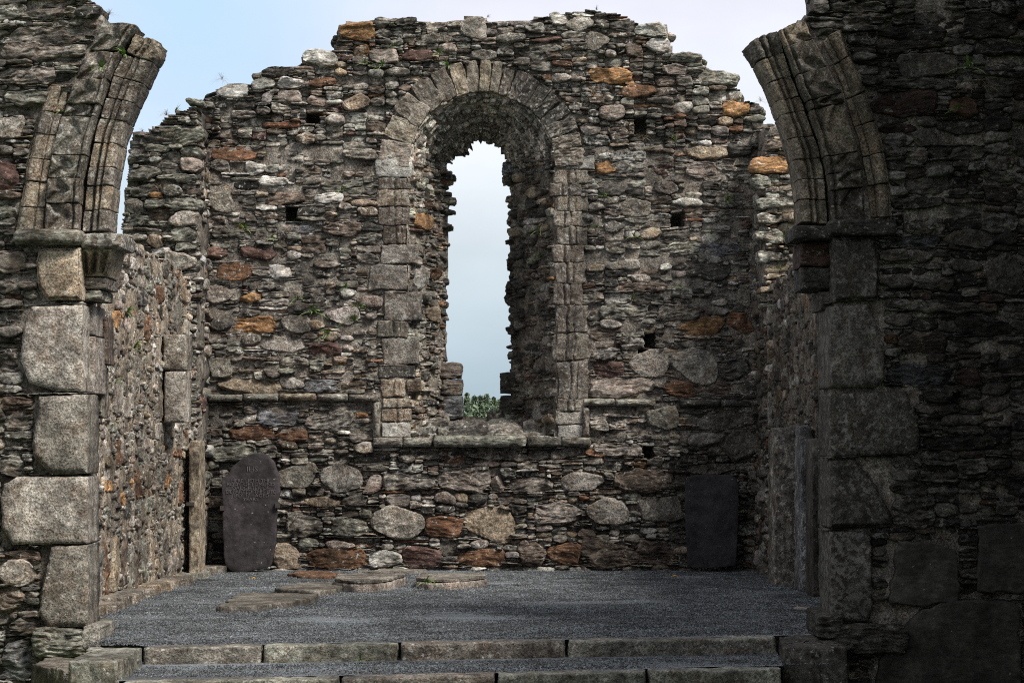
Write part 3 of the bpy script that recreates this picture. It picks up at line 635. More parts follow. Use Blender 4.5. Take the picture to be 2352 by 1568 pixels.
# ragged slabs standing out at the rear edges of the opening
edge = []
for side in (0, 1):
    y = 392.
    while y < 832:
        hgt = rng.choice([rng.uniform(9, 16), rng.uniform(18, 36)], p=[.5, .5]); prot = abs(rng.normal(0, 7)) - 3
        if side == 0 and y < 560 and rng.random() < .4: prot += 12
        x0, x1 = (985, 1024 + prot) if side == 0 else (1171 - prot * .8, 1215)
        edge.append(feat(x0, y, x1, y + hgt * .9, rng.choice(['s', 'd', 'd', 'b', 'e']), YR - .12, D=.22, m=3, cap=True, d=.03, r=.03, k=.35, rot=rng.normal(0, .04), out=0., warp=1.3, drk=.9 if side else 1.2, lich=.15))
        y += hgt
for x in [(1000, 398, 1048, 412, 'd'), (1005, 423, 1030, 432, 'd'), (1010, 450, 1047, 468, 's'), (1010, 478, 1045, 490, 'd'), (1005, 512, 1041, 526, 'd'), (1152, 368, 1200, 398, 'u'), (1153, 398, 1195, 421, 'd'), (1160, 545, 1200, 560, 'd'), (1164, 590, 1195, 608, 'd'), (1162, 640, 1200, 675, 'd')]:
    edge.append(feat(*x, YR - .15, D=.3, m=3, cap=True, d=.04, k=.5, rot=rng.normal(0, .06), out=.05, warp=1.3, drk=.75))
solid('opening_edge', *build_stones(edge, flat(YR - .05), .011), M_STONE, gable)
for x in [(1008, 832, 1062, 870, 'm'), (1012, 871, 1063, 906, 'm'), (1006, 907, 1064, 960, 'u'), (1148, 855, 1190, 905, 'd'), (1149, 907, 1194, 960, 'd')]:
    block('opening_jamb_stone', gable, *x, YR - .1, D=.25, drk=.85, warp=.95, lam=1.2, k=.3, p=6., g=.4)

# ================================================================== chancel side walls with their broken full-height ends
YS = 31.0
CH_FILL = dict(s=26, d=8, e=14, b=12, O=3, o=2.5, t=14, g=10, G=8, w=4, r=2, p=5)
def c_dist(v): return (rng.uniform(.15, .6), rng.choice([rng.uniform(.03, .07), rng.uniform(.08, .24)], p=[.35, .65]))
def side_wall(th, P0, P1, topf, name, drk, chs):
    l = math.hypot(P1[0] - P0[0], P1[1] - P0[1]); dx, dy = (P1[0] - P0[0]) / l, (P1[1] - P0[1]) / l
    mp = lambda u, v, h: (P0[0] + dx * u + dy * h, P0[1] + dy * u - dx * h, v)
    mask = lambda U, V: (V < topf(U / l)) & (U > 0) & (U < l)
    fts = []; u = .1
    while u < l - .2:                                               # big upright stones along the foot of the wall
        a, b = rng.uniform(.07, .2), rng.uniform(.16, .36); c = rng.choice(chs)
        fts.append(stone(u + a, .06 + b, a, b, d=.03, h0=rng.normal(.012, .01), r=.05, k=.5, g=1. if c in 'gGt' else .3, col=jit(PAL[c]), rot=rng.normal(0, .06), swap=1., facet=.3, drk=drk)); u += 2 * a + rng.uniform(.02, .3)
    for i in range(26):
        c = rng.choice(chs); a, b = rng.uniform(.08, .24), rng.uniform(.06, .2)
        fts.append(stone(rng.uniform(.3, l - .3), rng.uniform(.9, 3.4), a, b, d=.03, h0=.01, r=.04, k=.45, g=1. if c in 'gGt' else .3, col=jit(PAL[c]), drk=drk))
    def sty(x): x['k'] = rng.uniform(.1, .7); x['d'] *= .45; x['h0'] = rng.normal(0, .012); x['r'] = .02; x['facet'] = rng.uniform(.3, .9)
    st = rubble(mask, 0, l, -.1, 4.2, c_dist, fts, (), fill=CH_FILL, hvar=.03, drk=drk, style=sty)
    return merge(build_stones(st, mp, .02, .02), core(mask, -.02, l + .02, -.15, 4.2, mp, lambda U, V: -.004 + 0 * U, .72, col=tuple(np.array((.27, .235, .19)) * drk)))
north = thing('chancel_side_wall', (-4.1, 27, 0), 'sunlit rubble side wall on the left of the chancel with a taller broken end against the gable', 'wall')
south = thing('chancel_side_wall', (3.4, 27, 0), 'dark shaded rubble side wall on the right of the chancel behind the upright slabs', 'wall')
jag = lambda t, o: perlin(t * 9 + o, .5, .5) * .18 + perlin(t * 31 + o, .5, .5) * .08
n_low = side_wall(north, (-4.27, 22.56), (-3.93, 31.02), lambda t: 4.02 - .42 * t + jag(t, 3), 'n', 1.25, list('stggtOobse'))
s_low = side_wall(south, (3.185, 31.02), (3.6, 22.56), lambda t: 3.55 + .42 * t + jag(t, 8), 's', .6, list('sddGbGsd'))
def stub(poly, Y, feats, closed_drk, fill, u0, u1, v1, thick):
    P = [(UX(x, Y), VZ(y, Y)) for x, y in poly]; mask = lambda U, V: inpoly(U, V, P)
    def dist_(v): return (rng.uniform(.14, .42), rng.choice([rng.uniform(.03, .06), rng.uniform(.07, .17)], p=[.45, .55]))
    ft = [feat(*f, Y, rot=rng.normal(0, .06), out=.05, D=.35, m=3, cap=True) for f in feats]
    def sty(x): x['h0'] = rng.normal(-.01, .06); x['d'] *= 1.3
    st = rubble(mask, u0, u1, -.1, v1, dist_, ft, (), fill=fill, hvar=.06, style=sty)
    return merge(build_stones(st, flat(Y), .0115, .02), core(mask, u0, u1, -.15, v1, flat(Y), lambda U, V: -.06 + perlin(U * 2.5, V * 2.5, 4.) * .1, thick))
LS = [(282, 1335), (280, 520), (288, 480), (296, 345), (303, 313), (345, 306), (380, 272), (420, 254), (452, 242), (452, 1335)]
LF = [(398, 295, 468, 335, 'e'), (426, 226, 466, 240, 'e'), (413, 338, 465, 362, 'e'), (415, 362, 466, 398, 'p'), (400, 398, 455, 420, 'e'), (372, 455, 466, 485, 'e'), (388, 487, 458, 524, 'g'), (395, 524, 455, 558, 'e'), (403, 560, 455, 578, 'e'), (380, 580, 456, 622, 'g'), (405, 640, 452, 680, 'e'), (296, 352, 345, 376, 'e'), (298, 382, 372, 412, 'e'), (300, 425, 365, 450, 'e'), (288, 455, 338, 492, 'G'), (290, 492, 345, 520, 'e'), (345, 440, 378, 456, 'o'), (338, 540, 378, 570, 't'), (318, 578, 354, 610, 'w')]
n_stub = stub(LS, YS, LF, 1., dict(s=24, e=34, d=5, b=8, g=12, t=6, O=2, w=4), -4.9, -3.7, 6.3, .98)
RS = [(1758, 1335), (1758, 292), (1780, 294), (1797, 310), (1815, 352), (1830, 400), (1880, 470), (1905, 560), (1905, 1335)]
RF = [(1722, 360, 1815, 400, 'o'), (1725, 404, 1770, 434, 'e'), (1735, 456, 1810, 480, 'e'), (1738, 490, 1800, 515, 'e'), (1735, 528, 1800, 556, 'e'), (1740, 575, 1800, 600, 'e'), (1742, 655, 1795, 672, 't'), (1742, 674, 1800, 694, 'e'), (1745, 697, 1800, 712, 'e'), (1760, 320, 1800, 345, 'b')]
s_stub = stub(RS, YS, RF, .9, dict(s=20, e=22, d=2, b=8, t=20, O=3, g=8, k=10, m=10), 2.95, 3.95, 6.1, .98)
def ret_face(Xa, Ya, Xb, Yb, drk, top):                                  # the short return between the broken end and the gable
    l, mp = reveal(Xa, Ya, Xb, Yb)
    st = rubble(lambda U, V: V < top, 0, l, -.1, 6., c_dist, (), (), fill=CH_FILL, hvar=.03, drk=drk)
    return build_stones(st, mp, .016, .02)
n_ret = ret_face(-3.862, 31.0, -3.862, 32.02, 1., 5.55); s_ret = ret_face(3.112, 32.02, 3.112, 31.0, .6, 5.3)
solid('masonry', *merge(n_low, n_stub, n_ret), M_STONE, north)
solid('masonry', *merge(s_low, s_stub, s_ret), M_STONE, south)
for x in [(376, 768, 430, 850, 'G'), (378, 851, 427, 971, 'g')]: block('quoin', north, *x, 29.0, D=.5, out=.05, drk=1.15)
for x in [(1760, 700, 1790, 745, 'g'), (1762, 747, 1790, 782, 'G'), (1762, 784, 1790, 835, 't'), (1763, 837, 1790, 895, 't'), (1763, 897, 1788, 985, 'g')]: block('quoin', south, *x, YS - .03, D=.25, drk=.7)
block('string_course', south, 1762, 985, 1792, 1003, 's', YS - .12, D=.3, **{k_: v_ for k_, v_ in roll.items() if k_ not in ('D',)})
# low footing of flat stones along the foot of the left wall
y_ = 23.6
while y_ < 31.6:
    ln = rng.uniform(.55, 1.1); xw = -4.27 + (y_ - 22.56) * .04; w_ = rng.uniform(.22, .36)
    slab('footing_stone', [(xw - .1, y_ + .02), (xw + w_, y_ + .03), (xw + w_ + rng.normal(0, .03), y_ + ln * .5), (xw + w_ + rng.normal(0, .03), y_ + ln - .02), (xw - .1, y_ + ln - .02)], upz(rng.uniform(.06, .11)), .25, north, rng.choice(['G', 't', 'e', 'm']), rough=.02, edge=.02)
    y_ += ln

# ================================================================== chancel arch: two stumps of the west wall
YA, TA = 21.6, .95; SA = YA / F
larch = thing('arch_wall', (-4, YA, 0), 'left stump of the broken chancel arch, its pale moulded stones curving in over a scalloped capital', 'ruined arch')
rarch = thing('arch_wall', (3.5, YA, 0), 'right stump of the broken chancel arch, nearly black in shade with carved zigzag stones curving left', 'ruined arch')
def a_dist(v): return (rng.uniform(.16, .6), rng.choice([rng.uniform(.02, .05), rng.uniform(.06, .16)], p=[.4, .6]))
def arch_wall(th, rpoly, cpoly, feats, blocked, u0, u1, drk, fill):
    Pr = [(UX(x, YA), VZ(y, YA)) for x, y in rpoly]; Pc = [(UX(x, YA), VZ(y, YA)) for x, y in cpoly]
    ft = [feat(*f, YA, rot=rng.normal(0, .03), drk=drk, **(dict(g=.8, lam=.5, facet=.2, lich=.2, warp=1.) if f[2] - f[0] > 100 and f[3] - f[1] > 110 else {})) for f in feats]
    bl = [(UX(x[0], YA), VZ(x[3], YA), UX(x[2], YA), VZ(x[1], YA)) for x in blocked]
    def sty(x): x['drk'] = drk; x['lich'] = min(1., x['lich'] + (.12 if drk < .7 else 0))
    st = rubble(lambda U, V: inpoly(U, V, Pr), u0, u1, -.75, 6.9, a_dist, ft, bl, fill=fill, hvar=.03, style=sty, r=.055)
    c_ = core(lambda U, V: inpoly(U, V, Pc), u0, u1, -.75, 6.9, flat(YA), lambda U, V: -.04 + 0 * U, TA)
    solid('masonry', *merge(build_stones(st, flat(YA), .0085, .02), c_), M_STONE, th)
LQ = [(88, 568, 186, 692, 'k'), (50, 698, 213, 903, 'g'), (76, 905, 213, 1090, 'G'), (2, 1092, 214, 1250, 'g'), (94, 1247, 216, 1440, 'G')]
RQ = [(1912, 545, 2016, 693, 'G'), (1889, 697, 2032, 891, 'g'), (1890, 892, 2112, 1050, 'G'), (1889, 1052, 2050, 1210, 'G'), (1893, 1216, 2002, 1426, 'G')]
LB = [(36, 528, 194, 564, 'e'), (190, 538, 286, 572, 's')]
RB = [(1820, 520, 1918, 551, 'd'), (1900, 506, 2056, 543, 'd')]
LPL = [(78, 1440, 205, 1508, 'e'), (190, 1434, 236, 1496, 'g')]
RPL = [(1874, 1406, 1932, 1464, 'd'), (1908, 1430, 2085, 1500, 'd')]
LFE = [(-8, 268, 60, 320, 'g'), (-10, 372, 46, 442, 'r'), (-10, 573, 62, 622, 'p'), (-8, 1283, 82, 1347, 'g'), (12, 58, 200, 105, 's'), (-5, 98, 150, 140, 's'), (-5, 152, 130, 196, 's'), (15, 205, 118, 245, 'e'), (40, 20, 180, 48, 's'), (-10, 905, 74, 940, 'b'), (-10, 1350, 60, 1410, 'b'), (20, 1420, 90, 1460, 's'), (-10, 640, 45, 672, 's'), (-10, 1040, 60, 1090, 's'), (0, 1465, 75, 1568, 'u')]
RFE = [(1995, 208, 2158, 272, 'r'), (2180, 224, 2247, 270, 'O'), (2062, 120, 2202, 182, 'G'), (2032, 833, 2185, 888, 'u'), (2188, 843, 2254, 887, 'r'), (2022, 178, 2200, 208, 'e'), (2095, 300, 2155, 338, 'G'), (2040, 390, 2082, 412, 'w'), (2042, 425, 2085, 448, 'w'), (2050, 540, 2165, 572, 'u'), (2165, 528, 2285, 572, 'G'), (2045, 690, 2260, 720, 's'), (2085, 640, 2190, 670, 's'), (2190, 720, 2330, 775, 'd'), (2060, 760, 2180, 815, 'b'), (1905, 0, 2040, 30, 'e'), (2210, 30, 2340, 90, 'd'), (2100, 925, 2210, 955, 's'), (1860, -10, 1900, 30, 'w'), (2120, 1000, 2300, 1040, 'd'), (2260, 580, 2352, 680, 'G')]
L_in = [(232, 30), (205, 110), (179, 161), (160, 226), (112, 194), (90, 250), (74, 320), (62, 380), (48, 460), (34, 528), (34, 566)]
LR = [(-260, 1640), (-260, -300), (120, -300), (150, -60), (190, -8), (222, 14), (250, 36)] + L_in + [(188, 566), (190, 1440), (150, 1640)]
LC = [(-260, 1640), (-260, -300), (105, -300), (140, -60), (185, 0), (236, 40), (258, 75), (215, 170), (175, 300), (152, 420), (140, 530), (186, 568), (186, 1450), (140, 1640)]
arch_wall(larch, LR, LC, LFE, LQ + LB + LPL, -5.4, -3.2, .95, dict(s=36, d=22, e=12, b=14, O=3, o=1, t=4, g=3, G=4, w=1, r=3))
R_in = [(1850, 48), (1885, 96), (1931, 66), (1966, 154), (1994, 223), (2014, 278), (2030, 337), (2041, 399), (2050, 500), (2058, 545)]
RR = [(2640, 1640), (2640, -300), (1890, -300), (1876, -60), (1862, 8)] + R_in + [(1912, 545), (1900, 700), (1900, 1440), (1960, 1640)]
RC = [(2640, 1640), (2640, -300), (1905, -300), (1886, -60), (1872, 18), (1840, 56), (1825, 66), (1855, 150), (1895, 240), (1928, 340), (1942, 420), (1950, 520), (1915, 565), (1915, 1440), (1970, 1640)]
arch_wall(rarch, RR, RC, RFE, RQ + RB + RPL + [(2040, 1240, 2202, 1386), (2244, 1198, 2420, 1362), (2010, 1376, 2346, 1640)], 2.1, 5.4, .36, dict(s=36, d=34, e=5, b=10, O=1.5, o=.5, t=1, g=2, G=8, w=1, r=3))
def qrel_l(s, t): return -.02 * np.exp(-((s - .62) / .03) ** 2) - .06 * np.clip(s - .72, 0, 1) ** 1.0
def qrel_r(s, t): return -.02 * np.exp(-((s + .62) / .03) ** 2) - .06 * np.clip(-s - .72, 0, 1)
LQP = [([(92, 572), (186, 570), (188, 690), (112, 691), (90, 660), (85, 610)], 'k'), ([(75, 705), (192, 700), (192, 900), (130, 898), (70, 880), (50, 830), (52, 770)], 'g'), ([(90, 910), (203, 905), (203, 1088), (120, 1090), (80, 1050), (76, 1020), (85, 960)], 'G'), ([(12, 1110), (40, 1095), (203, 1093), (204, 1248), (30, 1250), (8, 1215), (2, 1150)], 'g'), ([(120, 1255), (205, 1250), (205, 1436), (110, 1440), (92, 1410), (98, 1350), (112, 1290)], 'G')]
RQP = [([(1914, 547), (2008, 545), (2016, 600), (2016, 690), (1914, 694)], 'G'), ([(1905, 705), (1990, 698), (2010, 740), (2028, 790), (2032, 870), (2010, 890), (1905, 890)], 'g'), ([(1905, 905), (2080, 898), (2100, 940), (2112, 1000), (2105, 1040), (1905, 1050)], 'G'), ([(1905, 1058), (1960, 1056), (1995, 1090), (2030, 1150), (2050, 1185), (2048, 1208), (1905, 1210)], 'G'), ([(1905, 1220), (1985, 1217), (2000, 1250), (2002, 1400), (1985, 1425), (1908, 1425)], 'G')]
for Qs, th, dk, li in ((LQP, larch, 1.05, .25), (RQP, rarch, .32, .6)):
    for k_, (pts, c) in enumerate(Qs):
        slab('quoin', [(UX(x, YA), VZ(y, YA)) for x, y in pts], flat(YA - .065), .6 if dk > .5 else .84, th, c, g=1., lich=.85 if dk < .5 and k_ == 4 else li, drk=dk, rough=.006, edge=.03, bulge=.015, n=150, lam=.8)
for pts in ([(2058, 1240), (2110, 1244), (2196, 1264), (2202, 1290), (2199, 1383), (2130, 1388), (2042, 1384)], [(2246, 1204), (2330, 1196), (2420, 1198), (2420, 1360), (2300, 1362), (2244, 1358)], [(2010, 1580), (2020, 1510), (2060, 1450), (2120, 1398), (2160, 1378), (2320, 1376), (2340, 1388), (2346, 1640), (2008, 1640)]):
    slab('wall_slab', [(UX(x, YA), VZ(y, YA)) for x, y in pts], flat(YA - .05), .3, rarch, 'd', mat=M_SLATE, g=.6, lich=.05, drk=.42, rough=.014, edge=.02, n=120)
for x in LPL: block('plinth_stone', larch, *x, YA, D=.8, out=.12, k=.4, p=5., lam=1., warp=.8)
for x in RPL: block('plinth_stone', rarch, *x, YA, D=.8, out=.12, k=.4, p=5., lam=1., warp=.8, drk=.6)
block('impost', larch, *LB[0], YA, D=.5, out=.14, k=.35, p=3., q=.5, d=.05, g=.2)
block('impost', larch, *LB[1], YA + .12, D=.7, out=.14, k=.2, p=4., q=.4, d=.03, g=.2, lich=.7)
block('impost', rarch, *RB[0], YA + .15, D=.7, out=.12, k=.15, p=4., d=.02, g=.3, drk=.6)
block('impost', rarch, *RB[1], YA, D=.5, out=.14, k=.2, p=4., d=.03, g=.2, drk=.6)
def scallop(s, t):                                                  # fluted bell tapering to its foot
    return .11 * (np.abs(np.sin(s * 4.9 + .3)) ** .7 - .8) * np.clip((.8 - t) / .2, 0, 1) * np.clip((t + .9) / .3, 0, 1) + .04 * t
def bell(u, v, h):
    c0 = UX(220, YA + .2); zt, zb = VZ(572, YA + .2), VZ(636, YA + .2); f = np.clip((v - zb) / (zt - zb), -.1, 1.1)
    return (c0 + (u - c0) * (.72 + .30 * f) + .03 * (f - .5), YA + .2 - h - .05 * f, v)
block('capital', larch, 186, 572, 264, 636, 'k', YA + .2, D=.6, out=.06, k=.1, p=8., relief=scallop, res=.006, mapf=bell, lam=.25, lich=.1)
for x in [(184, 637, 246, 664, 's'), (184, 666, 234, 689, 'e')]: block('corbel_stone', larch, *x, YA + .22, D=.6, out=.02, lam=1.2, g=0.)
for x in [(186, 700, 214, 770, 'g'), (186, 772, 219, 905, 'g')]: block('inner_quoin', larch, *x, YA + .35, D=.6, out=.0)
for x in [(1838, 556, 1915, 612, 'r'), (1842, 614, 1912, 665, 'd'), (1884, 668, 1915, 712, 's')]: block('inner_quoin', rarch, *x, YA + .25, D=.6, out=.0, drk=.5)
# lumps of schist at the inner end of the left pier
for x in [(214, 726, 248, 838, 'b'), (212, 842, 236, 960, 'G')]: block('pier_slab', larch, *x, YA + .9, D=.3, swap=1., g=0., lam=1.)
# --- the curved mouldings
def order(th, left, right, n, c, off, D, relief, name='voussoir', drk=1., lich=.4, seed=0, stagger=.08):
    Lp, Rp = np.array(left, float), np.array(right, float)
    def rs(P):
        l = np.concatenate([[0], np.cumsum(np.hypot(*np.diff(P, axis=0).T))]); t = np.linspace(0, l[-1], 40); return np.stack([np.interp(t, l, P[:, 0]), np.interp(t, l, P[:, 1])], -1), l[-1]
    (Lq, l0), (Rq, l1) = rs(Lp), rs(Rp); ln = (l0 + l1) / 2 * SA
    ker = np.array([1, 2, 3, 2, 1]) / 9.
    for Q_ in (Lq, Rq):
        for k_ in (0, 1): Q_[2:-2, k_] = np.convolve(Q_[:, k_], ker, 'valid')
    Lw = np.stack([UX(Lq[:, 0], YA), VZ(Lq[:, 1], YA)], -1); Rw = np.stack([UX(Rq[:, 0], YA), VZ(Rq[:, 1], YA)], -1)
    hw = np.mean(np.hypot(*(Rw - Lw).T)) / 2
    def mp(u, v, h):
        t = np.clip(v / ln, -.02, 1.02) * 39; f = u / hw * .5 + .5; ix = np.arange(40)
        def ip(A):
            y = np.interp(t, ix, A); return y + (t - np.clip(t, 0, 39)) * (A[-1] - A[-2])
        lx, lz, rx, rz = ip(Lw[:, 0]), ip(Lw[:, 1]), ip(Rw[:, 0]), ip(Rw[:, 1])
        return lx + (rx - lx) * f, YA + off - h, lz + (rz - lz) * f
    cuts = np.linspace(0, 1, n + 1); cuts[1:-1] += rng.normal(0, stagger / n, n - 1)
    for i in range(n):
        v0, v1 = cuts[i] * ln, cuts[i + 1] * ln
        cc = c[rng.integers(len(c))]
        s_ = stone(0, (v0 + v1) / 2, hw * .95, (v1 - v0) / 2 * .992, d=.015, r=.02, k=.06 if i < n - 1 else .25, p=12., q=.3, D=D, m=5, cap=True, g=1., col=jit(PAL[cc], .12), lich=lich, lam=.45, facet=.12, warp=.35 if i < n - 1 else .8, relief=relief() if seed else relief, drk=drk, h0=rng.normal(0, .02 if seed else .006))
        solid(name, *build_stones([s_], mp, .0075), M_STONE, th)
def roll_rel(c0, w, hgt): return lambda s, t: hgt * np.sqrt(np.clip(1 - ((s - c0) / w) ** 2, 0, 1))
def relA(sg): return lambda s, t: (lambda x: .05 * np.sqrt(np.clip(1 - ((x + .3) / .55) ** 2, 0, 1)) - .03 * np.exp(-((x - .3) / .07) ** 2) - .01 * np.clip(x - .3, 0, 1))(s * sg)
def relC(sg): return lambda s, t: (lambda x: -.06 * np.exp(-((x + .34) / .07) ** 2) + .03 * np.exp(-((x + .1) / .12) ** 2) - .06 * np.exp(-((x - .14) / .07) ** 2) + .03 * np.sqrt(np.clip(1 - ((x - .5) / .45) ** 2, 0, 1)) - .10 * np.clip(x - .62, 0, 1))(s * sg)
def relB(sg):
    ph = rng.uniform(-.5, .5); am = rng.uniform(.018, .036)
    def f(s, t):
        x = s * sg; z = x - .5 * (1 - 2 * np.abs(t)) * .8
        return am * np.tanh(np.sin(z * 4.4 - .4 + ph) * 1.8) * np.clip((.62 - x) / .12, 0, 1) * np.clip((x + 1) / .15, 0, 1) - .035 * np.exp(-((x - .66) / .06) ** 2) + .012 * np.exp(-((x - .86) / .1) ** 2)
    return f
LAl, LAr = [(34, 528), (48, 460), (62, 380), (75, 320), (91, 255), (112, 197)], [(101, 528), (108, 440), (121, 350), (135, 290), (148, 245), (162, 206)]
LBl, LBr = [(103, 528), (108, 421), (122, 330), (140, 271), (161, 218), (180, 161), (205, 110), (233, 52)], [(182, 528), (188, 421), (205, 330), (220, 271), (238, 218), (258, 158), (284, 106), (318, 58)]
LCl, LCr = [(183, 531), (191, 436), (206, 330), (221, 275), (240, 215), (258, 160), (284, 108), (304, 72)], [(264, 533), (271, 436), (291, 325), (306, 285), (322, 245), (342, 203), (364, 154), (387, 112)]
order(larch, LAl, LAr, 6, 'kkm', .0, .3, relA(1), lich=.42, drk=.9)
order(larch, LBl, LBr, 8, 'mmG', -.03, .55, lambda: relB(1), lich=.5, drk=.8, seed=1, stagger=.35)
pull = lambda P: [(CX + (x - CX) * 1.02, HY + (y - HY) * 1.02) for x, y in P]      # the soffit behind the face shows past these edges
order(larch, LCl, pull(LCr), 9, 'kmm', .10, .45, relC(1), lich=.45, drk=.86)
RAl, RAr = [(1999, 500), (1988, 403), (1973, 330), (1944, 238), (1922, 168), (1885, 96)], [(2049, 498), (2040, 399), (2029, 337), (2013, 278), (1994, 223), (1966, 154), (1931, 66)]
RBl, RBr = [(1908, 510), (1900, 403), (1885, 337), (1870, 293), (1852, 238), (1830, 186), (1811, 132), (1786, 66)], [(1989, 505), (1982, 403), (1973, 348), (1958, 293), (1936, 220), (1914, 176), (1885, 124), (1848, 44)]
RCl, RCr = [(1828, 516), (1823, 440), (1814, 385), (1797, 322), (1773, 249), (1755, 203), (1733, 160), (1707, 112)], [(1907, 512), (1900, 403), (1885, 337), (1870, 295), (1852, 240), (1830, 190), (1810, 135), (1790, 64)]
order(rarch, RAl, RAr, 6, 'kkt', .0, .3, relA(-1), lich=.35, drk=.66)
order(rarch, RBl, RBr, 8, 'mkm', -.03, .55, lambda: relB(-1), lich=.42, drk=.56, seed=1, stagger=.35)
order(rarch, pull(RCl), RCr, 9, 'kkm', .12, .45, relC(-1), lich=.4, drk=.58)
# the nave walls that run towards the viewer on both sides (the taller southern one keeps the sun off the right stump)
def nave_wall(th, X, sgn, z1, y0, y1):
    l = y1 - y0
    mp = (lambda u, v, h: (X + h, y0 + u, v)) if sgn > 0 else (lambda u, v, h: (X - h, y1 - u, v))
    mk = lambda U, V: (V < z1 + perlin(U * .7, .5, 2.) * .5)
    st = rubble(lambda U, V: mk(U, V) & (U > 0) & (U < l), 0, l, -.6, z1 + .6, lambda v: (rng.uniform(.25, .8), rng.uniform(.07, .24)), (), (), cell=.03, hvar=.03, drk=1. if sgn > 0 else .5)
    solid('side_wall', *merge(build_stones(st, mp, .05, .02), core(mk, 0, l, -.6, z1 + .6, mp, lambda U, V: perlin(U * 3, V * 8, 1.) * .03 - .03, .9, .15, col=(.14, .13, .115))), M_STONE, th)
nave_wall(larch, -5.0, 1, 2.6, 6., 21.5)
nave_wall(rarch, 4.72, -1, 8.3, 3., 21.5)

# ================================================================== steps
def kerb(name, lab, K, z, xs, cols):
    x0 = xs[0][0]; t = thing(name, (0, float(K(0)), z), lab, 'step')
    for (a, b), c in zip(xs, cols):
        mp = lambda u, v, h: (u, K(u) - h, v)
        s_ = stone((a + b) / 2, z - .095, (b - a) / 2 - .008, .095, d=.012, r=.03, k=.04, p=9., q=.4, D=.22, m=5, cap=True, g=1., col=jit(PAL[c], .05), lich=.3, lam=.8, facet=.12, warp=.5)
        solid('kerb_stone', *build_stones([s_], mp, .012), M_STONE, t)
def gx(px, py, z): return ground(px, py, z)[0]
kerb('stone_step', 'upper step of long grey kerb stones across the chancel entrance', K1, .004, [(gx(330, 1487, 0), gx(603, 1482, 0)), (gx(605, 1482, 0), gx(916, 1476, 0)), (gx(918, 1476, 0), gx(1300, 1471, 0)), (gx(1302, 1471, 0), gx(1785, 1463, 0))], 'GeGe')
kerb('stone_step', 'lower step of grey kerb stones cut off by the bottom edge of the photo', K2, -STEP + .004, [(gx(280, 1566, -STEP), gx(778, 1560, -STEP)), (gx(780, 1560, -STEP), gx(1138, 1554, -STEP)), (gx(1140, 1554, -STEP), gx(1490, 1548, -STEP)), (gx(1492, 1548, -STEP), gx(1802, 1538, -STEP))], 'eGee')
b_ = ground(240, 1560, -.05)
o = slab('step_end_stone', [ground(160, 1518, .02), ground(268, 1521, .02), ground(322, 1488, .02), ground(205, 1486, .02)], upz(.02), .5, None, 'e', g=.4, rough=.02, base=(*ground(240, 1505, 0), 0)); tag(o, 'flat grey-green block at the left end of the upper step', 'stone block')
o = slab('step_end_stone', [ground(1786, 1462, .0), ground(1812, 1486, .0), ground(1942, 1487, .0), ground(1900, 1458, .0)], upz(.0), .5, None, 'd', g=.3, rough=.035, lam=2., drk=.9, base=(*ground(1860, 1470, 0), 0)); tag(o, 'dark rough block at the right end of the upper step', 'stone block')
o = slab('fallen_stone', [ground(72, 1530, -.12), ground(150, 1545, -.12), ground(222, 1538, -.12), ground(190, 1520, -.12), ground(120, 1512, -.12)], upz(-.1), .4, None, 'm', g=.5, rough=.02, base=(*ground(150, 1530, -.12), -.2)); tag(o, 'brownish stone lying below the left end block of the step', 'stone')

# ================================================================== gravestones and slabs
def flat_slab(name, pts, z, T, c, label, cat='stone slab', **kw):
    P = [ground(x, y, z) for x, y in pts]; cx_, cy_ = np.mean(P, 0)
    o = slab(name, P, upz(z), T, None, c, base=(float(cx_), float(cy_), 0), **kw); return tag(o, label, cat, kw.get('group'))
flat_slab('stone_slab', [(500, 1390), (586, 1390), (640, 1383), (690, 1377), (727, 1370), (729, 1362), (650, 1361), (551, 1362)], .062, .13, 'G', 'largest flat weathered slab lying on the gravel, nearest the viewer with puddles on top', rough=.02, edge=.02, g=.6, drk=.7)
flat_slab('stone_slab', [(630, 1349), (668, 1353), (730, 1357), (770, 1351), (788, 1344), (783, 1336), (720, 1336), (672, 1339)], .058, .13, 'G', 'rounded flat slab lying just behind the largest slab on the gravel', rough=.02, edge=.025, g=.8, drk=.75)
def column_base(pts, z, T, label, c='p'):
    P = np.array([ground(x, y, z) for x, y in pts]); cx_, cy_ = P.mean(0); t = thing('moulded_base', (float(cx_), float(cy_), 0), label, 'carved stone')
    big = [tuple((P[i] - (cx_, cy_)) * 1.03 + (cx_, cy_)) for i in range(len(P))]
    slab('torus', big, upz(z - .035), T, t, c, g=1., rough=.004, edge=.035, lich=.5)
    slab('plinth', [tuple(p) for p in P], upz(z), .03, t, 'G', g=1., rough=.003, edge=.006, lich=.2)
    return t
column_base([(769, 1328), (790, 1331), (815, 1333), (845, 1333), (875, 1331), (898, 1327), (931, 1317), (850, 1316), (776, 1317)], .13, .12, 'round-fronted moulded stone base set in the gravel, left one by the gable')
column_base([(956, 1326), (985, 1329), (1030, 1330), (1070, 1328), (1116, 1322), (1114, 1314), (1040, 1315), (966, 1317)], .115, .12, 'bow-fronted moulded stone base with a weed at its foot by the gable')
flat_slab('footing_slab', [(662, 1316), (690, 1321), (770, 1322), (775, 1314), (740, 1310), (680, 1311)], .04, .1, 'O', 'rust-coloured flat stone in the gravel behind the left moulded base', rough=.02)
flat_slab('footing_slab', [(820, 1312), (900, 1312), (985, 1311), (980, 1306), (880, 1305)], .03, .1, 's', 'long grey flat stone at the foot of the gable behind the moulded bases', rough=.02)
flat_slab('floor_stone', [(1822, 1396), (1840, 1399), (1866, 1397), (1860, 1393), (1832, 1392)], .012, .08, 'g', 'small pale stone flush in the gravel by the dark right pier', rough=.01)

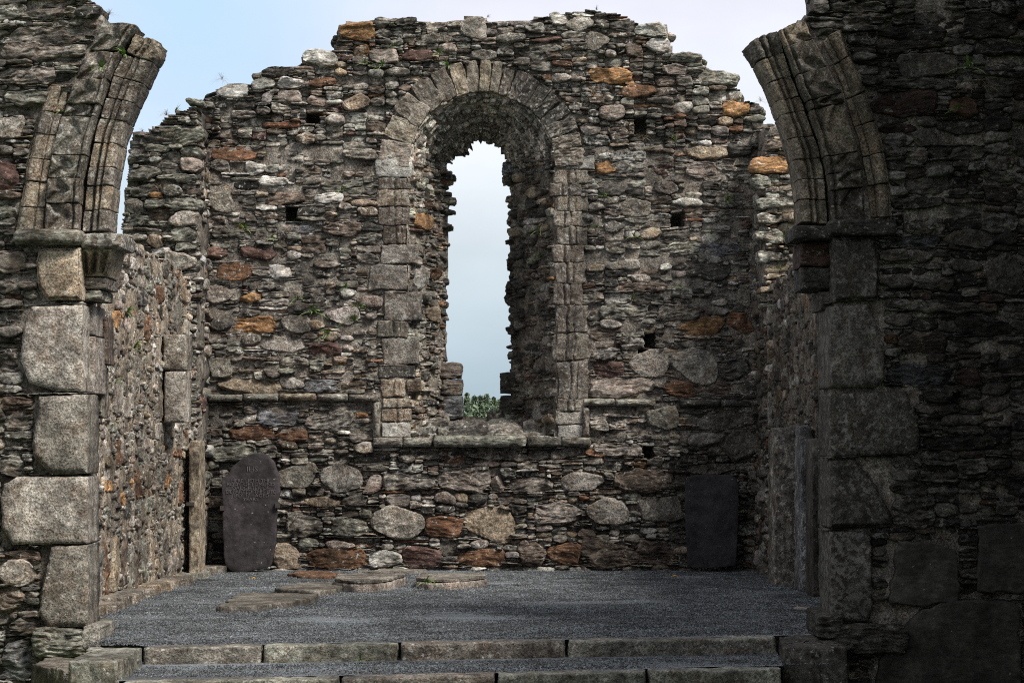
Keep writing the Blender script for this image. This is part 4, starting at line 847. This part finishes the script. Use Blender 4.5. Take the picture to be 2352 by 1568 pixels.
def M_slate(name, col):
    return stone_material(name)
def wall_slab(label, pts, Y, T, c, name='gravestone', col=None, **kw):
    P = [(UX(x, Y), VZ(y, Y)) for x, y in pts]; bx = float(np.mean([p[0] for p in P])); bz = min(p[1] for p in P)
    lean = .05
    mp = lambda u, v, h: (u, Y - h + lean * (v - bz), v)
    o = slab(name, P, mp, T, None, c, mat=M_SLATE, base=(bx, Y, max(0, bz)), col=col, n=150, **kw); o['_b'] = (bx, Y, max(0, bz))
    return tag(o, label, 'gravestone')
YG = 31.55
g1 = wall_slab('purplish slate gravestone with worn lettering and a rounded top leaning on the gable at left', [(509, 1140), (508, 1098), (522, 1090), (532, 1072), (555, 1052), (575, 1043), (592, 1041), (612, 1046), (628, 1060), (635, 1078), (641, 1096), (641, 1130), (636, 1160), (634, 1210), (632, 1250), (622, 1300), (600, 1306), (560, 1314), (530, 1311), (519, 1300), (513, 1270), (511, 1200)], YG, .09, 'd', col=(.062, .054, .062), g=.85, lich=.12, rough=.005, edge=.012, lam=.5)
g2 = wall_slab('black plain gravestone with rounded shoulders standing against the gable at right', [(1574, 1130), (1574, 1110), (1582, 1096), (1600, 1090), (1640, 1091), (1680, 1091), (1694, 1100), (1698, 1118), (1697, 1180), (1694, 1240), (1690, 1300), (1640, 1304), (1580, 1303), (1577, 1240)], YG, .09, 'd', col=(.034, .034, .04), g=.9, lich=.05, rough=.004, edge=.012, lam=.4)
# lettering cut in the left gravestone: raised a hair proud in the lichen-filled strokes
def text_part(lines, parent, cx, y0, dy, size, Y, lean, bz):
    cos, polys, base = [], [], 0
    for i, ln in enumerate(lines):
        cu = bpy.data.curves.new('t', 'FONT'); cu.body = ln; cu.size = size; cu.align_x = 'CENTER'; cu.extrude = .001; cu.resolution_u = 2
        ob = bpy.data.objects.new('t', cu); COL.objects.link(ob); bpy.context.view_layer.update()
        me = bpy.data.meshes.new_from_object(ob.evaluated_get(bpy.context.evaluated_depsgraph_get()))
        for v in me.vertices:
            z = VZ(y0 + dy * i, Y) + v.co.y; cos.append((UX(cx, Y) + v.co.x * 1.1, Y - .006 - v.co.z + lean * (z - bz), z))
        polys += [[k + base for k in p.vertices] for p in me.polygons]; base += len(me.vertices)
        bpy.data.objects.remove(ob); bpy.data.curves.remove(cu); bpy.data.meshes.remove(me)
    co = np.array(cos) - np.array(parent['_b'])
    me = bpy.data.meshes.new('inscription'); me.from_pydata(co.tolist(), [], polys)
    return link('inscription', me, plain('worn_lettering', (.074, .065, .073), .9, .6, 25), parent)
text_part(['IHS'], g1, 578, 1082, 10, .09, YG, .05, VZ(1314, YG))
text_part(['HERE LIETH THE', 'BODY OF EDMUND', 'DAUGHTER OF', 'DEPARTED THIS LIFE', 'JULY 17   AGED', 'YEARS'], g1, 575, 1107, 8.6, .062, YG, .05, VZ(1314, YG))
def clamp(parent, x0, y0, x1, y1, Y, T=.02):
    a, b = (UX(x0, Y), VZ(y1, Y)), (UX(x1, Y), VZ(y0, Y)); z = .012
    pts = [(a[0], a[1]), (b[0], a[1]), (b[0], b[1]), (a[0], b[1])]
    base = np.array(parent['_b'])
    co = np.array([(x, Y, y) for x, y in pts] + [(x, Y + T, y) for x, y in pts] + [(a[0], Y + .3, a[1]), (a[0], Y + .3, b[1]), (a[0] + .012, Y + .3, b[1]), (a[0] + .012, Y + .3, a[1])])
    q = [[0, 1, 2, 3], [7, 6, 5, 4], [0, 4, 5, 1], [1, 5, 6, 2], [2, 6, 7, 3], [3, 7, 4, 0], [4, 7, 9, 8], [7, 6, 10, 9], [4, 8, 11, 5], [8, 9, 10, 11]]
    me = bpy.data.meshes.new('iron_clamp'); me.from_pydata((co - base).tolist(), [], q)
    return link('iron_clamp', me, M_IRON, parent)
clamp(g1, 632, 1153, 643, 1166, YG - .01); clamp(g1, 505, 1161, 515, 1172, YG - .01)
def upright(label, x0, y0, x1, y1, Y, broad, sgn, c, col=None, lean=0., **kw):
    """a slab seen edge-on along a side wall: its face is turned to the middle of the chancel"""
    z1 = VZ(y0, Y); Xn = UX(x0 if sgn < 0 else x1, Y); T = (x1 - x0) * Y / F
    P = [(0, 0), (broad, .0), (broad, z1 * .9), (broad * .8, z1), (broad * .2, z1), (0, z1 * .93)]
    if sgn > 0: mp = lambda u, v, h: (Xn + h - lean * v, Y + u, v)      # faces right (+X)
    else: mp = lambda u, v, h: (Xn - h + lean * v, Y + broad - u, v)    # faces left
    o = slab('gravestone', P, mp, T, None, c, base=(Xn, Y, 0), col=col, n=110, edge=.012, **kw); o['_b'] = (Xn, Y, 0)
    return tag(o, label, 'gravestone')
u1 = upright('pale thin gravestone seen edge-on beside the left wall, held by an iron clamp', 434, 1012, 457, 1325, 30.3, .62, 1, 'k', g=.15, lich=.2, swap=1, rough=.006)
u2 = upright('tallest thick grey gravestone seen edge-on against the right wall, farthest of three', 1780, 986, 1838, 1345, 28.85, .75, -1, 's', g=.2, lich=.5, swap=1, rough=.02, lam=2.5)
u3 = upright('thin grey gravestone seen edge-on on the right wall, middle of three', 1842, 982, 1868, 1362, 27.7, .72, -1, 'u', g=.3, lich=.4, swap=1, rough=.018, lam=2.)
u4 = upright('thin bluish black gravestone on the right wall, nearest the right pier', 1867, 1008, 1888, 1372, 26.9, .66, -1, 'd', g=.5, lich=.1, swap=1, rough=.006)
def strap(parent, x0, y0, x1, y1, Y):
    a, b = (UX(x0, Y), VZ(y1, Y)), (UX(x1, Y), VZ(y0, Y)); co = np.array([(x, y, z) for y in (Y, Y + .04) for x, z in ((a[0], a[1]), (b[0], a[1]), (b[0], b[1]), (a[0], b[1]))]) - np.array(parent['_b'])
    me = bpy.data.meshes.new('iron_clamp'); me.from_pydata(co.tolist(), [], [[0, 1, 2, 3], [7, 6, 5, 4], [0, 4, 5, 1], [1, 5, 6, 2], [2, 6, 7, 3], [3, 7, 4, 0]])
    return link('iron_clamp', me, M_IRON, parent)
strap(u1, 428, 1153, 446, 1161, 30.27); strap(u2, 1816, 1141, 1846, 1148, 28.5); strap(u3, 1862, 1036, 1890, 1046, 27.4); strap(u4, 1864, 1170, 1874, 1182, 26.88)

# ================================================================== plants on the masonry
def fern_mesh(name, n, ln, spread, wid, droop, seed):
    r = np.random.default_rng(seed); co, q, b = [], [], 0
    for i in range(n):
        az = r.uniform(-1.4, 1.4); el = r.uniform(.0, 1.25) * spread; L_ = ln * r.uniform(.5, 1.1); w_ = wid * r.uniform(.6, 1.2)
        d = np.array([math.sin(az) * math.cos(el), -.35 - .5 * math.cos(az) * math.cos(el), math.sin(el)]); sd = np.cross(d, (0, -.3, 1.)); sd /= np.linalg.norm(sd)
        for k in range(5):
            f = k / 4; p = d * L_ * f + np.array((0, 0, -droop * L_ * f * f)); ww = w_ * (.35 + 1.3 * f * (1 - f) * 2) * (1 - f * .75)
            co += [p - sd * ww, p + sd * ww]
            if k: q.append([b + 2 * k - 2, b + 2 * k - 1, b + 2 * k + 1, b + 2 * k])
        b += 10
    return make_mesh(name, np.array(co), np.array(q))
FERNS = [fern_mesh('fern_tuft', 16, .14, 1., .011, .45, k) for k in range(3)]
for me in FERNS: me.materials.append(M_FERN)
GRS = [fern_mesh('grass_tuft', 26, .13, 1.25, .004, .25, 10 + k) for k in range(2)]
for me in GRS: me.materials.append(M_GRASS)
DRY = [fern_mesh('dry_tuft', 60, .22, .9, .0022, .5, 20 + k) for k in range(2)]
for me in DRY: me.materials.append(M_STRAW)
KINDS = dict(f=(FERNS, 'fern_tuft', 'fern', 'fern tufts rooted in the masonry'), g=(GRS, 'grass_tuft', 'grass tuft', 'grass tufts rooted in the masonry'), d=(DRY, 'dry_tuft', 'dry plant', 'dry plants rooted in the masonry'))
PL = [(566, 528, YE, .9, 'f', 'green fern tuft above the blue-grey stone beside the left stub of the gable'), (627, 548, YE, .6, 'f', 'small fern tuft just left of the blue-grey flat stone'), (685, 690, YE, .8, 'f', 'fern tuft above the round grey boulder at left of the window'), (720, 718, YE, 1.1, 'f', 'wide fern tuft right of the round grey boulder'), (755, 770, YE, .9, 'f', 'yellowing fern tuft under the pale stone left of the window'), (815, 738, YE, 1.2, 'f', 'broad dark fern tuft at the right end of the pale stone'), (826, 705, YE, .7, 'f', 'fern tuft close to the left window jamb, above the broad one'), (797, 662, YE, .7, 'f', 'yellowish fern tuft beside the large grey jamb block'), (785, 440, YE, .7, 'f', 'fern tuft right of the white-streaked stone near the window arch'), (838, 150, YE, .7, 'f', 'bright fern tuft below the pink and white stone'), (880, 155, YE, .9, 'f', 'larger fern tuft right of the bright one under the pink and white stone'), (908, 108, YE, .6, 'f', 'fern tuft beside the red-brown stone near the wall top'), (1030, 155, YE, .8, 'f', 'fern tuft at the shoulder of the window arch'), (1010, 125, YE, .7, 'f', 'small fern tuft above the window arch at left'), (1552, 328, YE, .9, 'g', 'grass cushion under the white-blotched stone right of the window'), (1385, 452, YE, .7, 'f', 'fern tuft beside the upper right window jamb'), (1668, 462, YE, .9, 'f', 'fern tuft near the right end of the gable'), (1370, 525, YE, .6, 'f', 'fern tuft right of the right jamb, second from the top'), (1455, 545, YE, .7, 'f', 'small fern tuft left of the lower right putlog hole'), (1632, 540, YE, .6, 'f', 'fern tuft right of the lower right putlog hole'), (1450, 690, YE, .8, 'g', 'bright green clover-like tuft on the grey-green stone'), (1560, 660, YE, .6, 'f', 'dim fern tuft above the orange block at right'), (1242, 530, 32.4, 1.0, 'f', 'fern tuft on the dark right window reveal, upper of two'), (1240, 595, 32.4, .9, 'f', 'fern tuft on the dark right window reveal, lower of two'),
      (1360, 225, YE - .05, 1.3, 'd', 'dry brown twiggy tangle right of the window arch'), (1475, 318, YE, .7, 'd', 'dry grass hanging below the upper right putlog hole'), (375, 402 + 28, YS - .05, .7, 'd', 'dry grass clump on the left broken wall end'), (1618, 158, YE + .3, .8, 'g', 'grass tuft on the stepped right shoulder of the gable'), (385, 268, YS + .3, .9, 'd', 'dry grass on top of the left broken wall end'), (330, 305, YS + .2, .6, 'd', 'small dry grass at the outer corner of the left wall end'), (405, 262, YS + .4, .8, 'g', 'green grass on top of the left broken wall end'), (512, 186, YE + .2, .7, 'd', 'tall dry stalk standing on the left shoulder of the gable'), (1370, 28, YE + .3, .5, 'g', 'small grass blades on the highest point of the gable'),
      (291, 130, YA - .05, .7, 'f', 'fern tuft between the moulded stones high on the left arch stump'), (238, 160, YA - .05, .7, 'f', 'fern tuft on a carved stone of the left arch stump'), (145, 262, YA - .05, .4, 'f', 'tiny fern in the joint of the outer left moulding'), (2220, 160, YA - .05, 1., 'f', 'fern tuft in the dark wall high on the right'), (2245, 200, YA - .05, .9, 'd', 'dry grass hanging in the dark wall above the rust stone'), (2195, 255, YA - .05, .6, 'f', 'fern tuft left of the rust stone in the dark wall'), (2060, 580, YA, .0, 'f', ''),
      (830, 1513, 20.8, .7, 'g', 'green weeds at the foot of the upper step under its second kerb'), (600, 187, YE + .15, .7, 'g', 'small grass tuft on the left shoulder of the gable'), (1120, 44, YE + .3, .5, 'd', 'wisp of dry grass on the gable top left of its highest point'), (1745, 236, YE + .2, .7, 'd', 'dry grass at the right end of the gable top'), (255, 40, YA + .3, .6, 'd', 'dry wisp behind the top of the left arch stump'),
      (335, 720, 26.6, .9, 'f', 'green weed on the left side wall below the white stone'), (345, 800, 27., .9, 'f', 'green weed in the middle of the left side wall'), (310, 880, 26., .7, 'g', 'grass weed low on the left side wall'), (395, 660, 30.9, .7, 'g', 'grass on the front of the left broken wall end'), (1790, 620, 30.9, .7, 'g', 'bright grass on the right broken wall end'), (1800, 548, 30.9, .7, 'g', 'mossy green tuft on the upper right broken wall end'), (980, 1335, 28.0, .8, 'f', 'green weed growing at the front of the right moulded base')]
first = {}
for i, (px, py, Y, sz, k, lab) in enumerate(PL):
    if sz <= 0: continue
    ms, nm, cat, grp = KINDS[k]
    o = bpy.data.objects.new(nm, ms[i % len(ms)]); COL.objects.link(o)
    x, y, z = at(px, py, Y); o.location = (x, y - .11, z); sz *= 1.1 if k == 'd' else 1.5; o.scale = (sz, sz, sz * (1.6 if 'stalk' in lab else 1)); o.rotation_euler = (0, 0, rng.normal(0, .4))
    if Y < 28 and 300 < px < 400 and py > 600: o.location = (-4.27 + (Y - 22.56) * .04 + .05, Y, z); o.rotation_euler = (0, 0, R(90))
    tag(o, lab, cat, grp)
lx, ly = ground(1540, 1326)
me = make_mesh('fallen_leaf', np.array([(0, 0, .012), (.05, -.03, .02), (.1, 0, .015), (.05, .03, .03)]), np.array([[0, 1, 2, 3]])); o = link('fallen_leaf', me, M_YELLOW, None, (lx, ly, .005)); tag(o, 'yellow fallen leaf on the gravel before the right half of the gable', 'leaf')
lx, ly = ground(577, 1331)
me = make_mesh('fallen_leaf', np.array([(0, 0, .012), (.03, -.02, .02), (.055, 0, .015), (.03, .02, .03)]), np.array([[0, 1, 2, 3]])); o = link('fallen_leaf', me, M_YELLOW, None, (lx, ly, .005)); tag(o, 'tiny yellow leaf on the gravel near the slate gravestone', 'leaf')

# ================================================================== far trees seen through the window
def tree(x, Y, hgt, rad, seed, label):
    r = np.random.default_rng(seed); t = thing('tree', (x, Y, -.4), label, 'tree', 'trees beyond the window')
    n = 8; co, q = [], []
    hs = np.linspace(0, hgt * .95, 7)
    for k, z in enumerate(hs):
        rr = .16 * (1 - z / hgt) + .02; ox, oy = r.normal(0, .06), r.normal(0, .06)
        for j in range(n): co.append((x + ox + rr * math.cos(j * 2 * math.pi / n), Y + oy + rr * math.sin(j * 2 * math.pi / n), z - .4))
    for k in range(6):
        for j in range(n): q.append([k * n + j, k * n + (j + 1) % n, (k + 1) * n + (j + 1) % n, (k + 1) * n + j])
    tips = []
    for i in range(46):                                             # limbs
        z = hgt * r.uniform(.3, .97); az = r.uniform(0, 6.28); ln = rad * 1.5 * (1.03 - z / hgt) * r.uniform(.5, 1.15); b = len(co)
        p0 = np.array((x, Y, z - .4)); p1 = p0 + np.array((math.cos(az) * ln, math.sin(az) * ln, ln * r.uniform(.1, .6)))
        for p, w_ in ((p0, .035), (p1, .01)):
            co += [tuple(p + np.array((0, 0, w_))), tuple(p + np.array((w_ * math.sin(az), -w_ * math.cos(az), -w_))), tuple(p - np.array((w_ * math.sin(az), -w_ * math.cos(az), w_)))]
        for j in range(3): q.append([b + j, b + (j + 1) % 3, b + 3 + (j + 1) % 3, b + 3 + j])
        tips.append((p0, p1))
    solid('trunk', co, q, [], None, M_BARK, t)
    C = []
    for p0, p1 in tips:
        m = 24; f = r.uniform(.2, 1.1, m)[:, None]; C.append(p0 + (p1 - p0) * f + r.normal(0, .10, (m, 3)))
    C = np.concatenate(C); m = len(C)
    A, B = r.normal(0, .11, (m, 3)), r.normal(0, .11, (m, 3))
    P = np.stack([C - A - B, C + A - B, C + A + B * 1.2, C - A + B], 1).reshape(-1, 3)
    solid('crown', P, np.arange(m * 4).reshape(-1, 4), [], None, M_LEAF, t, smooth=False)
YT = 400
for px, top, rad, sd, lab in [(1073, 908, 1.25, 1, 'leftmost tall dark tree of the far group seen through the window'), (1090, 914, 1.2, 2, 'tree second from the left beyond the window'), (1104, 908, 1.35, 3, 'full green tree in the middle of the far group beyond the window'), (1118, 911, 1.3, 4, 'bright green tree right of the middle one beyond the window'), (1134, 918, 1.2, 5, 'lower tree near the right window jamb'), (1147, 923, 1.1, 6, 'rightmost small tree beyond the window'), (1056, 912, 1.2, 7, 'tree half hidden behind the left window jamb')]:
    Y = YT + rng.uniform(-12, 12); tree(UX(px, Y), Y, VZ(top - 5, Y) + .4, rad, sd, lab)
